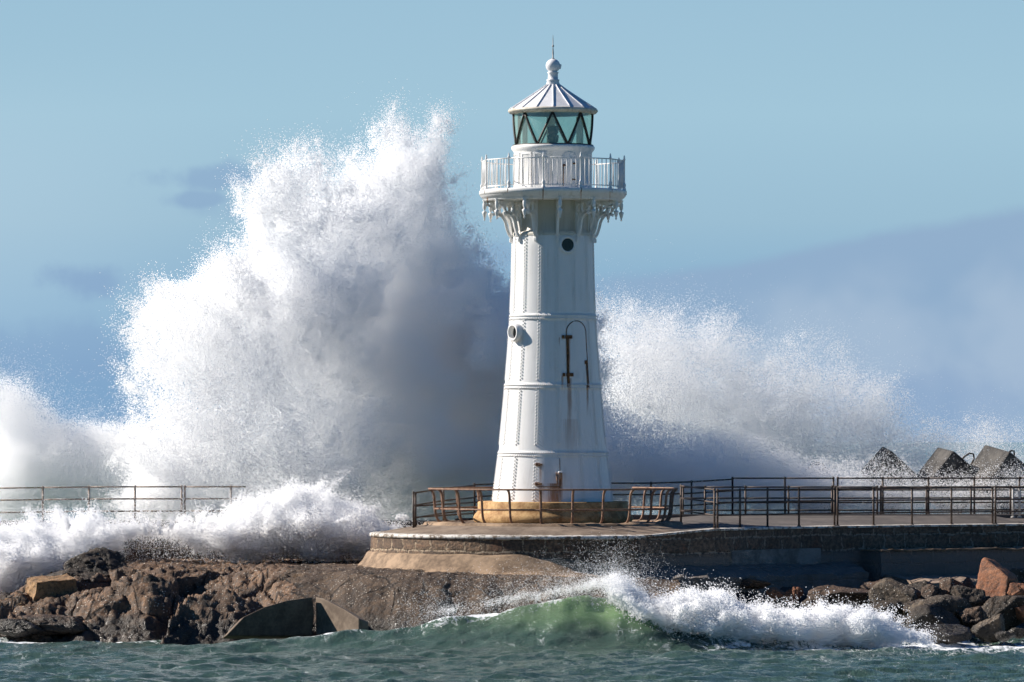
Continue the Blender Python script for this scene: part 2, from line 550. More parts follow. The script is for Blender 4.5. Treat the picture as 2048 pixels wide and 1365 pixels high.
def tag(o, label=None, cat=None, group=None, kind=None):
    for k, v in (('label', label), ('category', cat), ('group', group), ('kind', kind)):
        if v:
            o[k] = v
    return o


def thing(name, label, cat, loc=(0, 0, 0), group=None):
    o = bpy.data.objects.new(name, None)
    o.empty_display_size = 0.2
    C.objects.link(o)
    o.location = loc
    return tag(o, label, cat, group)


def pol(r, a, z):           # a in degrees, 0 towards the camera, positive to the right
    return Vector((r * math.sin(R_(a)), -r * math.cos(R_(a)), z))


def npmesh(name, co, faces, mat, smooth=True, attrs=None):
    me = bpy.data.meshes.new(name)
    co = np.asarray(co, np.float32)
    faces = np.asarray(faces, np.int32)
    me.vertices.add(len(co))
    me.vertices.foreach_set('co', co.ravel())
    k = faces.shape[1]
    me.loops.add(faces.size)
    me.loops.foreach_set('vertex_index', faces.ravel())
    me.polygons.add(len(faces))
    me.polygons.foreach_set('loop_start', np.arange(0, faces.size, k, dtype=np.int32))
    me.update(calc_edges=True)
    me.polygons.foreach_set('use_smooth', np.full(len(faces), smooth))
    for a, v in (attrs or {}).items():
        at_ = me.attributes.new(a, 'FLOAT', 'POINT')
        at_.data.foreach_set('value', np.asarray(v, np.float32).ravel())
    me.materials.append(mat)
    me.validate()
    o = bpy.data.objects.new(name, me)
    C.objects.link(o)
    return o


def gridfaces(nx, ny):
    i = np.arange((nx - 1) * (ny - 1))
    r, c = i // (nx - 1), i % (nx - 1)
    a = r * nx + c
    return np.stack([a, a + 1, a + nx + 1, a + nx], 1)


# numpy value noise on a repeating lattice
LAT = rng.random((64, 64, 64), dtype=np.float32)


def vnoise(p):
    f = np.floor(p)
    i = f.astype(np.int32) & 63
    t = (p - f).astype(np.float32)
    t = t * t * (3 - 2 * t)
    j = (i + 1) & 63
    x0, y0, z0 = i[:, 0], i[:, 1], i[:, 2]
    x1, y1, z1 = j[:, 0], j[:, 1], j[:, 2]
    tx, ty, tz = t[:, 0], t[:, 1], t[:, 2]
    a = LAT[x0, y0, z0] * (1 - tx) + LAT[x1, y0, z0] * tx
    b = LAT[x0, y1, z0] * (1 - tx) + LAT[x1, y1, z0] * tx
    c = LAT[x0, y0, z1] * (1 - tx) + LAT[x1, y0, z1] * tx
    d = LAT[x0, y1, z1] * (1 - tx) + LAT[x1, y1, z1] * tx
    a = a * (1 - ty) + b * ty
    c = c * (1 - ty) + d * ty
    return a * (1 - tz) + c * tz


def fbm(p, octs=4, gain=0.5, lac=2.07):
    s, a, tot = 0, 1.0, 0.0
    q = np.array(p, np.float32)
    for k in range(octs):
        s = s + a * vnoise(q + 17.3 * k)
        tot += a
        a *= gain
        q = q * lac
    return s / tot


# ------------------------------------------------------------------ sea and shore structure
WAVE_Y = -12.5


def sea():
    xf = np.arange(-21, 22, 0.075)
    tail = 21 * 1.35 ** np.arange(1, 20)
    xs = np.concatenate([-tail[::-1], xf, tail + 1])
    yf = np.arange(-36, -3.5, 0.085)
    ya = -36 - 3 * 1.5 ** np.arange(0, 12)
    yb = -3.5 + 2 * 1.45 ** np.arange(0, 24)
    ys = np.concatenate([ya[::-1], yf, yb])
    gx, gy = np.meshgrid(xs, ys)
    x, y = gx.ravel(), gy.ravel()
    rr = np.random.default_rng(5)
    z = np.zeros_like(x)
    near = np.clip(1 - np.maximum(np.abs(x) - 24, 0) / 40, 0, 1) * np.clip(1 - np.maximum(y + 2, 0) / 30, 0, 1)
    warp = fbm(np.stack([x * 0.25, y * 0.25, 0 * x], 1), 3) * 5
    for k in range(46):
        lam = 0.42 * 1.068 ** k
        a = rr.normal(PI / 2 + 0.4, 0.6)
        amp = 0.0150 * lam ** 0.6 * (0.85 if lam > 2.2 else 1.1)
        ph = rr.random() * 6.28
        u = (x * math.cos(a) + y * math.sin(a)) * 2 * PI / lam + ph + warp * (0.5 + 0.4 / lam)
        z += amp * (0.6 - np.abs(np.sin(u / 2)) ** 0.8 * 1.2)
    z = z * near
    z += near * 0.14 * (fbm(np.stack([x * 0.5, y * 0.35, 0 * x + 3], 1), 3) - 0.5)
    # the breaking swell: its crest rises from left to right
    D = y - CY
    px = 1024 + (x - CX) * FOC / 127.5
    crest = np.interp(px, [250, 500, 640, 740, 860, 1000, 1100, 1180, 1235, 1290, 1340, 1420, 1600, 1900], [0.0, 0.20, 0.36, 0.48, 0.74, 0.98, 1.18, 1.30, 1.30, 1.10, 0.80, 0.5, 0.3, 0.05])
    wob = (fbm(np.stack([x * 0.7, 0 * x, 0 * x + 9], 1), 3) - 0.5) * 0.9
    yc = WAVE_Y + wob
    front = np.clip((y - (yc - 2.6 - 0.6 * crest)) / (2.6 + 0.6 * crest), 0, 1)
    back = np.clip(1 - (y - yc) / 2.2, 0, 1)
    prof = np.where(y < yc, front ** 2.3, back * back * (3 - 2 * back))
    z += crest * prof * (1 + 0.12 * (fbm(np.stack([x * 1.6, y * 1.6, 0 * x], 1), 3) - 0.5))
    swell = np.clip(1 - np.abs(y + 17) / 6, 0, 1)
    z += 0.12 * crest * swell
    thin = np.clip((z - 0.24) / 0.45, 0, 1) * np.clip(1.5 - np.abs(y - yc) / 2.4, 0, 1) * (px < 1500)
    thin = thin * (0.55 + 0.9 * (fbm(np.stack([x * 1.3, y * 1.3, z * 3], 1), 4) - 0.25))
    thin *= np.interp(px, [640, 860, 1050, 1170, 1300], [0.08, 0.3, 0.55, 1.15, 1.2])
    foam = np.zeros_like(x)
    fn = fbm(np.stack([x * 1.3, y * 0.8, 0 * x + 5], 1), 4)
    # lip of foam on the crest
    foam += np.clip(1 - np.abs(y - yc - 0.15) / 0.5, 0, 1) * (crest > 0.25) * (2.4 * fn - 0.75)
    # foot of the rocks, left
    shore = np.interp(x, [-20, -14, -10, -6, -3, 2], [-7.4, -7.2, -6.6, -6.2, -5.5, -5])
    foam += np.clip(1.25 - np.abs(y - shore + 0.4) / 1.3, 0, 1) * (x < 0) * (0.3 + 0.95 * fn)
    # spent foam, right
    rp = np.interp(px, [1180, 1300, 1450, 1750, 1900, 2200], [0, .3, .9, 1.3, 1.5, 1.5])
    foam += rp * np.clip(1.3 - np.abs(y + 11.6) / 3.2, 0, 1) * (0.15 + 1.0 * fn)
    foam += 0.28 * np.clip((z - 0.16) / 0.1, 0, 1) * near * (crest * prof < 0.1) * fn
    foam *= near
    o = npmesh('sea', np.stack([x, y, z], 1), gridfaces(len(xs), len(ys)), M_water, True, {'foam': foam, 'thin': np.clip(thin, 0, 1)})
    tag(o, 'choppy green sea with a green swell rising in front of the rocks', 'sea', kind='structure')


sea()


def shelf():
    """rock shelf at the foot of the platform: fractured on the left, a smooth apron on the right"""
    xs = np.arange(-19, 3.4, 0.06)
    ys = np.arange(-10.5, 6.5, 0.06)
    gx, gy = np.meshgrid(xs, ys)
    x, y = gx.ravel(), gy.ravel()
    px = 1024 + (x - CX) * FOC / 137.0
    topy = np.interp(px, [-200, 0, 60, 120, 170, 230, 290, 345, 440, 540, 720, 900, 1240, 1400], [1225, 1204, 1164, 1158, 1152, 1140, 1134, 1140, 1143, 1139, 1136, 1142, 1150, 1160])
    top = CZ + (HOR - topy) * 137.0 / FOC
    edge = np.interp(px, [-200, 100, 300, 540, 800, 1240], [-3.6, -4.0, -4.2, -4.4, -6.4, -6.7]) + (fbm(np.stack([x * 0.8, 0 * x, 0 * x], 1), 3) - 0.5) * 1.2
    w = np.interp(px, [0, 500, 700, 1240], [3.6, 3.4, 2.6, 2.2])
    t = np.clip((edge - y) / w, 0, 1.6)
    smooth = np.clip((px - 520) / 120, 0, 1)
    prof = np.where(t < 1, t ** 1.5 * (1 - 0.3 * smooth) + 0.3 * smooth * t ** 4, t + (t - 1) * 0.5)
    z = top - (top + 0.25) * prof
    # broken blocks: every cell gets its own tilt and step
    rough = 1 - smooth
    P = np.stack([x + 0.25 * (fbm(np.stack([x * 2, y * 2, z * 2], 1), 3) - 0.5), y * 1.1, z * 0.9 + 0.4 * x * 0], 1)
    r2 = np.random.default_rng(3)
    cells = np.stack([r2.uniform(-19.5, -3, 150), r2.uniform(-9, 1, 150), r2.uniform(-0.3, 1.8, 150)], 1)
    tilt = r2.normal(0, 0.21, (150, 2))
    step = r2.normal(0, 0.10, 150)
    d1 = np.full(len(x), 9e9)
    d2 = np.full(len(x), 9e9)
    idx = np.zeros(len(x), int)
    for k in range(150):
        d = ((P - cells[k]) ** 2 * (1, 1, 1.6)).sum(1)
        n1 = d < d1
        d2 = np.where(n1, d1, np.minimum(d2, d))
        idx = np.where(n1, k, idx)
        d1 = np.where(n1, d, d1)
    e = np.sqrt(d2) - np.sqrt(d1)
    faced = step[idx] + tilt[idx, 0] * (x - cells[idx, 0]) + tilt[idx, 1] * (y - cells[idx, 1])
    crack = np.clip(1 - e / 0.08, 0, 1)
    fr = np.clip(1 - (y - (edge + 0.3)) / 1.0, 0, 1)
    z = z + rough * fr * (faced - 0.34 * crack)
    n = fbm(np.stack([x * 1.7, y * 1.7, z * 1.7], 1), 5, 0.55) - 0.5
    n2 = fbm(np.stack([x * 7, y * 7, z * 7], 1), 4, 0.6) - 0.5
    bed = np.abs(((z * 3.2 + 1.1 * fbm(np.stack([x * 0.6, y * 0.6, z * 0.6], 1), 3)) % 1.0) - 0.5)
    y = y - smooth * np.clip(0.22 - bed, 0, 1) * 0.15 * np.clip(t * 4, 0, 1)
    z = z + n * (0.11 * rough + 0.16) + n2 * (0.22 * rough + 0.10) - np.clip(0.05 - np.abs(fbm(np.stack([x * 2.3, y * 2.3, z * 2.3], 1), 3) - 0.5), 0, 1) * 1.6 * (0.4 + 0.6 * rough)
    o = npmesh('rock_shelf', np.stack([x, y, z], 1), gridfaces(len(xs), len(ys)), M_rock['shelf'], True)
    o.data.materials.append(M_rock['apron'])
    ip = (gx[:-1, :-1] + 0.35 * np.sin(gy[:-1, :-1] * 2.2) + 0.5 * (fbm(np.stack([gx[:-1, :-1].ravel() * 2, gy[:-1, :-1].ravel() * 2, 0 * gx[:-1, :-1].ravel()], 1), 3).reshape(gx[:-1, :-1].shape) - .5) > -7.4).ravel()
    o.data.polygons.foreach_set('material_index', ip.astype(np.int32))
    tag(o, 'brown fractured rock shelf running under the round platform', 'rock shelf', kind='structure')


shelf()

# front edge of the pier on the right, from the platform outwards (x, y)
FRONT_Z = 2.78
fpx = [1435, 1480, 1535, 1598, 1669, 1675, 1747, 1824, 1903, 1985, 1991, 2072]
fy = [-3.6, -2.4, -1.3, -0.3, 0.6, 0.65, 1.5, 2.3, 3.0, 3.7, 3.75, 4.4]
FP = [(at(p, 1055, y).x, y) for p, y in zip(fpx, fy)]


def roughen(o, amp, cuts=5):
    import bmesh
    bm = bmesh.new()
    bm.from_mesh(o.data)
    long_ = [e for e in bm.edges if e.calc_length() > 0.35]
    bmesh.ops.subdivide_edges(bm, edges=long_, cuts=cuts, use_grid_fill=True)
    for v in bm.verts:
        p = v.co * 1.9
        v.co += Vector((mnoise.noise(p), mnoise.noise(p + Vector((9, 0, 0))), 0.6 * mnoise.noise(p + Vector((0, 9, 0))))) * amp
        p = v.co * 6.3
        v.co += Vector((mnoise.noise(p), mnoise.noise(p + Vector((9, 0, 0))), 0.6 * mnoise.noise(p + Vector((0, 9, 0))))) * amp * 0.45
    bm.to_mesh(o.data)
    bm.free()
    return o


def taper(o):
    for v in o.data.vertices:
        if v.co.z > 2.3:
            v.co.z -= 0.21 * min(1, max(0, (4.4 - v.co.x) / 2.4))
    return o


def offset_line(line, d):
    out = []
    for i, (x, y) in enumerate(line):
        a = Vector(line[max(i - 1, 0)])
        b = Vector(line[min(i + 1, len(line) - 1)])
        t = (b - a).normalized()
        out.append((x + t.y * d, y - t.x * d))
    return out


def strip(mb, line, d0, z0, z1, d1, smooth=False, zf=None):
    """a wall-like solid following a line: between offsets d0 (back) and d1 (front), z0 to z1"""
    A = offset_line(line, d0)
    B = offset_line(line, d1)
    n = len(line)
    vs_ = []
    for i in range(n):
        vs_ += [(A[i][0], A[i][1], z0), (B[i][0], B[i][1], z0), (B[i][0], B[i][1], z1 if zf is None else zf), (A[i][0], A[i][1], z1)]
    fs = [(0, 1, 2, 3), (4 * n - 1, 4 * n - 2, 4 * n - 3, 4 * n - 4)]
    for i in range(n - 1):
        a, b = 4 * i, 4 * i + 4
        for k in range(4):
            l = (k + 1) % 4
            fs.append((a + k, b + k, b + l, a + l))
    mb.add(vs_, fs)
    return mb


def dense(line, n):
    L = [0.0]
    for a, b in zip(line, line[1:]):
        L.append(L[-1] + math.dist(a, b))
    q = np.linspace(0, L[-1], n)
    return list(zip(np.interp(q, L, [p[0] for p in line]), np.interp(q, L, [p[1] for p in line])))


EXT = [(1.7, -4.55), (3.2, -4.22)] + [FP[i] for i in (0, 1, 2, 3, 4, 6, 7, 8, 9, 11)] + [(19.5, 6.6)]
pier = thing('pier', 'dark stone pier curving away to the right behind the riprap', 'pier')
pier['kind'] = 'structure'
PL = dense(EXT, 40)
mb = MB()
strip(mb, PL, -0.6, -0.5, FRONT_Z - 0.06, 0.25)
taper(roughen(mb.build('pier_wall', M_pier, pier), 0.035))
mb = MB()
strip(mb, PL, -0.62, FRONT_Z - 0.06, FRONT_Z, 0.30)
taper(mb.build('coping', M_edge, pier, bevel=0.012))
# deck rising gently to a low kerb at the back
inner = offset_line(PL, -0.62)
vs_, fs = [], []
for i, (x, y) in enumerate(inner):
    vs_.append((x, y, FRONT_Z - 0.004))
    vs_.append((x * 0.93 + 0.3, 5.6 if y < 5 else y + 1.5, 3.0))
for i in range(len(inner) - 1):
    fs.append((2 * i, 2 * i + 2, 2 * i + 3, 2 * i + 1))
taper(MB().add(vs_, fs).build('deck', M_walk, pier))
mb = MB()
P = [(1.5, 5.75), (6, 5.75), (12, 5.75), (19.5, 7.5)]
strip(mb, dense(P, 20), -0.15, 1.5, 3.02, 0.15)
mb.build('kerb', M_walk, pier, bevel=0.015)
mb = MB()
strip(mb, dense([(-1.0, 6.9), (8, 6.9), (21, 8.6)], 8), -1.0, 1.0, 2.72, 1.0)
mb.build('rear_walkway', M_walk, pier)
# terraces in front of the wall
i0 = next(i for i, p in enumerate(PL) if p[0] > at(1697, 1110, -1).x)
T = PL[i0:]
mb = MB()
strip(mb, T, 0.26, -0.4, 2.06, 1.10)
roughen(mb.build('terrace', M_pier, pier), 0.04)
mb = MB()
strip(mb, T, 0.255, 2.06, 2.10, 1.15)
roughen(mb.build('terrace_edge', M_skirt, pier), 0.03)  # sunlight along the lip is put into its colour by the paler render
mb = MB()
strip(mb, [(p[0] + 0.1, p[1]) for p in T], 1.09, -0.5, 1.36, 2.9, zf=1.20)
roughen(mb.build('lower_ledge', M_ledge, pier), 0.11)
mb = MB()
strip(mb, PL[1:i0], 0.20, -0.4, 1.78, 1.2, zf=1.45)
roughen(mb.build('foot_ledge', M_pier, pier), 0.16)
mb = MB()
strip(mb, PL[6:i0 - 2], 0.24, 1.70, 2.16, 0.31)
mb.build('patched_render', plain('patched_render', (0.11, 0.108, 0.10), (0.23, 0.225, 0.21), 1.6, 0.8, 0.4, 0, 0.03), pier)
roughen(pier.children[-1], 0.03)

# sea wall along the back
wl = dense([(-22, 5.9), (-14, 6.4), (-8, 6.8), (-3, 7.0)], 14)
sw = thing('seawall', 'brown stone sea wall behind the rocks, buried in white surf', 'sea wall')
mb = MB()
strip(mb, wl, -2.4, -0.5, 2.70, 0.0)
mb.build('wall', M_sea, sw)
mb = MB()
strip(mb, wl, -2.45, 2.70, 2.80, 0.06)
mb.build('coping', M_walk, sw, bevel=0.02)
sw2 = thing('parapet_wall', 'rear parapet wall behind the pier walkway, mostly hidden by spray', 'sea wall')
mb = MB()
strip(mb, dense([(-2.9, 8.6), (4, 8.6), (12, 8.9), (22, 10.2)], 12), -1.2, -0.5, 2.86, 0.0)
mb.build('wall', M_sea, sw2)
mb = MB()
strip(mb, dense([(3.7, 8.6), (12, 8.9), (22, 10.2)], 12), -1.15, 2.862, 2.98, 0.0)
mb.build('coping', M_walk, sw2)


def bank():
    xs = np.arange(2.6, 20, 0.1)
    ys = np.arange(-14, 5.5, 0.1)
    gx, gy = np.meshgrid(xs, ys)
    x, y = gx.ravel(), gy.ravel()
    fyl = np.interp(x, [p[0] for p in PL], [p[1] for p in PL])
    d = np.clip(fyl - 0.5 - y, 0, 30)
    z = 1.25 - 0.215 * d - 0.4 * np.clip(4.2 - x, 0, 2)
    z += (fbm(np.stack([x * 1.1, y * 1.1, 0 * x], 1), 5, 0.6) - 0.5) * 0.7
    o = npmesh('rock_bank', np.stack([x, y, z], 1), gridfaces(len(xs), len(ys)), M_rock['bank'])
    tag(o, 'dark wet rock bank under the boulders and the pier wall', 'rock bank', kind='structure')


bank()


# ------------------------------------------------------------------ platform
def platform():
    t = thing('lighthouse_platform', 'round stone platform with flaking white rim under the lighthouse', 'platform', (0, 0, 0))
    seg = 128
    mb = MB().lathe([(5.25, 1.4), (5.22, 1.9), (5.20, 2.5)], seg)
    o = mb.build('stone_wall', M_wall, t)
    mb = MB().lathe([(5.19, 2.50), (5.235, 2.505), (5.24, 2.585), (5.19, 2.605), (4.93, 2.622)], seg)
    mb.build('rim', M_edge, t)
    prof = [(4.93, 2.620), (4.2, 2.745), (3.62, 2.85), (3.5, 2.885), (3.1, 2.89), (1.5, 2.90)]
    mb = MB().lathe(prof, seg)
    mb.build('deck', M_deck, t)
    # sloping render skirt, only round the seaward left side
    pts = [(5.24, 2.08), (5.34, 2.02), (5.46, 1.80), (5.62, 1.64), (5.90, 1.56), (6.3, 1.45)]
    vs_, fs = [], []
    A = np.linspace(-150, 50, 100)
    for a in A:
        wob = 0.05 * mnoise.noise(Vector((a * 0.12, 0, 0)))
        k = max(0, (a + 10) / 34)
        for r, z in pts:
            vs_.append(pol(r, a, z + wob - 0.25 * k * (r < 5.5) - 0.1 * k))
    n = len(pts)
    for i in range(len(A) - 1):
        for j in range(n - 1):
            fs.append((i * n + j, i * n + n + j, i * n + n + j + 1, i * n + j + 1))
    MB().add(vs_, fs, True).build('render_skirt', M_skirt, t)
    # low uneven kerb that carries the curved railing
    vs_, fs = [], []
    for i in range(96):
        a = i * 360 / 96
        w = 0.06 * mnoise.noise(Vector((i * 0.35, 4, 0)))
        h = 0.05 * mnoise.noise(Vector((i * 0.5, 9, 0)))
        for r, z in ((3.72 + w, 2.82), (3.66 + w, 2.90 + h), (3.2, 2.915 + h), (3.1, 2.88)):
            vs_.append(pol(r, a, z))
    for i in range(96):
        j = (i + 1) % 96
        for k in range(3):
            fs.append((i * 4 + k, j * 4 + k, j * 4 + k + 1, i * 4 + k + 1))
    MB().add(vs_, fs, True).build('kerb', M_skirt, t)
    # buttress joining the pier
    return t


platform()


# ------------------------------------------------------------------ lighthouse
TW = [(470, 80), (486, 81.5), (560, 83), (640, 86), (700, 90), (772, 96), (840, 102), (905, 108.5), (955, 115), (1003, 121)]
TZ = [zt(p) for p, _ in TW][::-1]
TR = [r / 70 for _, r in TW][::-1]


def tr(z):
    return float(np.interp(z, TZ, TR))


def panel(mb, rf, a0, a1, z0, z1, th, na=10, nz=6, arch=False):
    """curved plate standing th proud of the surface of revolution rf(z)"""
    am, hw = (a0 + a1) / 2, (a1 - a0) / 2
    rows = []
    for k in range(nz + 1):
        rows.append((z0 + (z1 - z0) * k / nz, 1.0))
    if arch:
        rad = R_(hw) * rf(z1)
        for k in range(1, 9):
            q = PI / 2 * k / 8
            rows.append((z1 + rad * math.sin(q), max(math.cos(q), 0.02)))
    vs_, fs = [], []
    for z, w in rows:
        for i in range(na + 1):
            a = am - hw * w + 2 * hw * w * i / na
            vs_.append(pol(rf(min(z, 99)) + th, a, z))
    m = len(vs_)
    for z, w in rows:
        for i in range(na + 1):
            a = am - hw * w + 2 * hw * w * i / na
            vs_.append(pol(rf(z) - 0.02, a, z))
    n = na + 1
    for k in range(len(rows) - 1):
        for i in range(na):
            a = k * n + i
            fs.append((a, a + 1, a + n + 1, a + n))
        a, b = k * n, k * n + na
        fs.append((a, a + n, a + n + m, a + m))
        fs.append((b, b + m, b + n + m, b + n))
    for i in range(na):
        fs.append((i, i + m, i + 1 + m, i + 1))
        q = (len(rows) - 1) * n + i
        fs.append((q, q + 1, q + 1 + m, q + m))
    mb.add(vs_, fs)
    return mb


def arch_line(rf, a0, a1, z0, z1, off, closed_base=True):
    am, hw = (a0 + a1) / 2, (a1 - a0) / 2
    pts = [pol(rf(z0 + (z1 - z0) * k / 10) + off, a0, z0 + (z1 - z0) * k / 10) for k in range(11)]
    rad = R_(hw) * rf(z1)
    for k in range(1, 16):
        q = PI * k / 16
        pts.append(pol(rf(z1 + rad * math.sin(q)) + off, am - hw * math.cos(q), z1 + rad * math.sin(q)))
    pts += [pol(rf(z1 + (z0 - z1) * k / 10) + off, a1, z1 + (z0 - z1) * k / 10) for k in range(11)]
    return pts


def rivet(mb, a, z, r, s=0.027):
    c = pol(r, a, z)
    n = pol(1, a, 0)
    t = pol(1, a + 90, 0)
    u = Vector((0, 0, 1))
    vs_ = []
    for rad, h in ((s, 0.0), (s * 0.8, s * 0.8)):
        for k in range(6):
            q = PI / 3 * k
            vs_.append(c + t * rad * math.cos(q) + u * rad * math.sin(q) + n * h)
    vs_.append(c + n * s * 1.05)
    fs = []
    for k in range(6):
        l = (k + 1) % 6
        fs += [(k, l, 6 + l, 6 + k), (6 + k, 6 + l, 12)]
    mb.add(vs_, fs, True)


def lighthouse():
    L = thing('lighthouse', 'white riveted iron lighthouse with gallery and glazed lantern on the round platform', 'lighthouse', (0, 0, 0))
    # ochre plinth
    MB().lathe([(2.24, 2.90), (2.30, 3.0), (2.24, 3.12), (2.17, 3.20), (2.15, 3.24), (2.15, 3.46), (2.12, 3.492), (1.6, 3.496)], 96).build('plinth', M_plinth, L)
    # shaft
    zs = np.linspace(TZ[0], TZ[-1], 60)
    shaft = MB().lathe([(tr(z), z) for z in zs], 120).build('tower_shaft', M_white, L)
    # riveted seams: two rows each side of every plate joint
    mb = MB()
    cov = MB()
    for k in range(15):
        a = -18.7 + 24 * k
        z = TZ[0] + 0.06
        n = 0
        while z < TZ[-1] - 0.1:
            for s in (-1, 1):
                if abs(z - 8.75) > 0.10 and abs(z - 6.81) > 0.10 and abs(z - 4.93) > 0.10:
                    rivet(mb, a + s * 1.9 * 1.2 / tr(z) * 0.8, z + (0.045 if s > 0 else 0), tr(z) + 0.001)
            z += 0.092
    for zc in (zt(636), zt(774), zt(909)):
        for i in range(150):
            for s in (-1, 1):
                rivet(mb, i * 2.4 + (1.2 if s > 0 else 0), zc + s * 0.042, tr(zc) + 0.009)
    rv = mb.build('rivet', M_white, shaft)
    rv['kind'] = 'stuff'
    for zc in (zt(636), zt(774), zt(909)):
        r = tr(zc)
        MB().lathe([(r, zc - 0.105), (r + 0.009, zc - 0.098), (r + 0.009, zc + 0.098), (r - 0.004, zc + 0.105)], 120).build('band', M_white, L)
    # portholes
    def porthole(a, z, depth):
        r = tr(z)
        n = pol(1, a, 0)
        q = Vector((0, 0, 1)).rotation_difference(n)
        mb = MB().lathe([(0.27, 0), (0.265, depth * 0.5), (0.245, depth), (0.215, depth + 0.015), (0.185, depth), (0.175, -0.02)], 40)
        mb.v = [tuple(pol(r - 0.03, a, z) + q @ Vector(v)) for v in mb.v]
        f = mb.build('porthole', M_white, L)
        mb = MB().lathe([(0.0001, 0.02), (0.18, 0.02)], 40)
        mb.v = [tuple(pol(r - 0.0, a, z) + q @ Vector(v)) for v in mb.v]
        mb.build('pane', M_hole, f)
    porthole(20, zt(493), 0.07)
    porthole(-54.5, zt(667), 0.20)

    # arched doorway high on the shaft
    a0, a1 = 17.0, 47.0
    z0, z1 = zt(778), zt(667)
    mb = panel(MB(), tr, a0, a1, z0, z1, 0.010, 12, 8, True)
    d = mb.build('door', M_white, L)
    MB().tube(arch_line(tr, a0, a1, z0, z1, 0.012), 0.013, 6).build('door_seam', M_rust, d)
    for py, h in ((676, 0.10), (751, 0.10)):
        mb = MB()
        for a, s in ((12.5, 0.07), (18.0, 0.11), (22.5, 0.08)):
            z = zt(py)
            mb.box(pol(tr(z) + 0.03, a, z), (s, 0.06, h), Euler((0, 0, R_(a))))
        mb.build('hinge', M_rust, d, bevel=0.01)
    MB().tube([pol(tr(z) + 0.035, 18.3, z) for z in np.linspace(zt(768), zt(674), 8)], 0.024, 8).build('hinge_rod', M_rust, d)
    MB().tube([pol(tr(z) + 0.03, 44.5, z) for z in np.linspace(zt(776), zt(722), 8)], 0.016, 6).box(pol(tr(zt(724)) + 0.03, 43.8, zt(726)), (0.08, 0.05, 0.10)).build('bolt', M_rust, d)
    # lower hatch
    a0, a1 = -15.5, 6.0
    z0, z1 = zt(972), zt(917)
    h = panel(MB(), tr, a0, a1, z0, z1, 0.03).build('hatch', M_white, L)
    line = [pol(tr(z0) + 0.031, a, z0 - 0.01) for a in np.linspace(a0, a1, 8)] + [pol(tr(z) + 0.03, a1 + 0.3, z) for z in np.linspace(z0, z1, 8)]
    MB().tube(line, 0.010, 6).build('hatch_gap', M_rust, h)
    for py in (929, 967):
        z = zt(py)
        MB().box(pol(tr(z) + 0.05, -15.6, z), (0.13, 0.08, 0.09), Euler((0, 0, R_(-15)))).box(pol(tr(z) + 0.07, -12.5, z), (0.10, 0.08, 0.05), Euler((0, 0, R_(-12)))).build('hinge', M_pipe, h, bevel=0.015)
    z = zt(950)
    MB().box(pol(tr(z) + 0.08, 6.6, z), (0.14, 0.12, 0.23), Euler((0, 0, R_(6)))).build('latch_box', M_white, h, bevel=0.03)
    MB().tube([pol(tr(zt(945)) + 0.10, 2.6, zt(945)), pol(tr(zt(966)) + 0.14, 3.6, zt(968))], 0.02, 8).build('handle', M_pipe, h)

    # drum under the gallery with vertical straps
    RD = 76 / 70
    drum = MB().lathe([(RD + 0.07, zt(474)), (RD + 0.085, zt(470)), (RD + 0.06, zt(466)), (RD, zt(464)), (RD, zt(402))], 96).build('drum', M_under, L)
    for k in range(12):
        a = 5.4 + 30 * k
        MB().box(pol(RD + 0.012, a, zt(434)), (0.12, 0.03, 0.86), Euler((0, 0, R_(a)))).build('strap', M_under, drum)

    # brackets
    br = []

    def bracket(a):
        """cast scroll bracket in the plane through the axis at angle a, with a turned pendant at its tip"""
        mb = MB()

        def fr(rp, pyy):
            return pol(rp / 70, a, zt(pyy))

        def bar(pts, w=0.036):
            n = len(pts)
            rr_ = w
            pts3 = [fr(*p) for p in pts]
            t = pol(1, a + 90, 0)
            vs_ = []
            for i, p in enumerate(pts3):
                d = pts3[min(i + 1, n - 1)] - pts3[max(i - 1, 0)]
                d.normalize()
                s = d.cross(t).normalized() * rr_
                k = t * 0.032
                vs_ += [p + s + k, p + s - k, p - s - k, p - s + k]
            fs = [(0, 1, 2, 3), (4 * n - 1, 4 * n - 2, 4 * n - 3, 4 * n - 4)]
            for i in range(n - 1):
                for q in range(4):
                    l = (q + 1) % 4
                    fs.append((4 * i + q, 4 * i + 4 + q, 4 * i + 4 + l, 4 * i + l))
            mb.add(vs_, fs)

        def curve(pts, n=14):
            out = []
            m = len(pts)
            for i in range(m - 1):
                p0, p1, p2, p3 = pts[max(i - 1, 0)], pts[i], pts[i + 1], pts[min(i + 2, m - 1)]
                for k in range(n // 2):
                    t = k / (n // 2)
                    out.append(tuple(0.5 * ((2 * p1[c]) + (-p0[c] + p2[c]) * t + (2 * p0[c] - 5 * p1[c] + 4 * p2[c] - p3[c]) * t * t + (-p0[c] + 3 * p1[c] - 3 * p2[c] + p3[c]) * t ** 3) for c in (0, 1)))
            out.append(pts[-1])
            return out
        circ = lambda cx, cyy, r: [(cx + r * math.cos(2 * PI * k / 18), cyy + r * math.sin(2 * PI * k / 18)) for k in range(19)]
        bar(curve([(81, 478), (88, 470), (93, 456), (96, 444), (103, 433), (113, 428), (122, 431)]), 0.040)      # outer S
        bar(curve([(80, 466), (83, 452), (86, 440), (92, 432), (99, 428)]), 0.030)
        bar(circ(107, 419, 11.5), 0.032)
        bar(circ(88, 419, 8.5), 0.028)
        bar(curve([(118, 424), (124, 415), (132, 411), (137, 414)]), 0.034)
        bar(circ(126, 409, 5), 0.02)
        bar([(77, 405), (100, 404.5), (138, 404.5)], 0.036)
        bar([(77, 404), (79, 440), (80, 470)], 0.03)
        b = mb.build('bracket', M_gal, L)
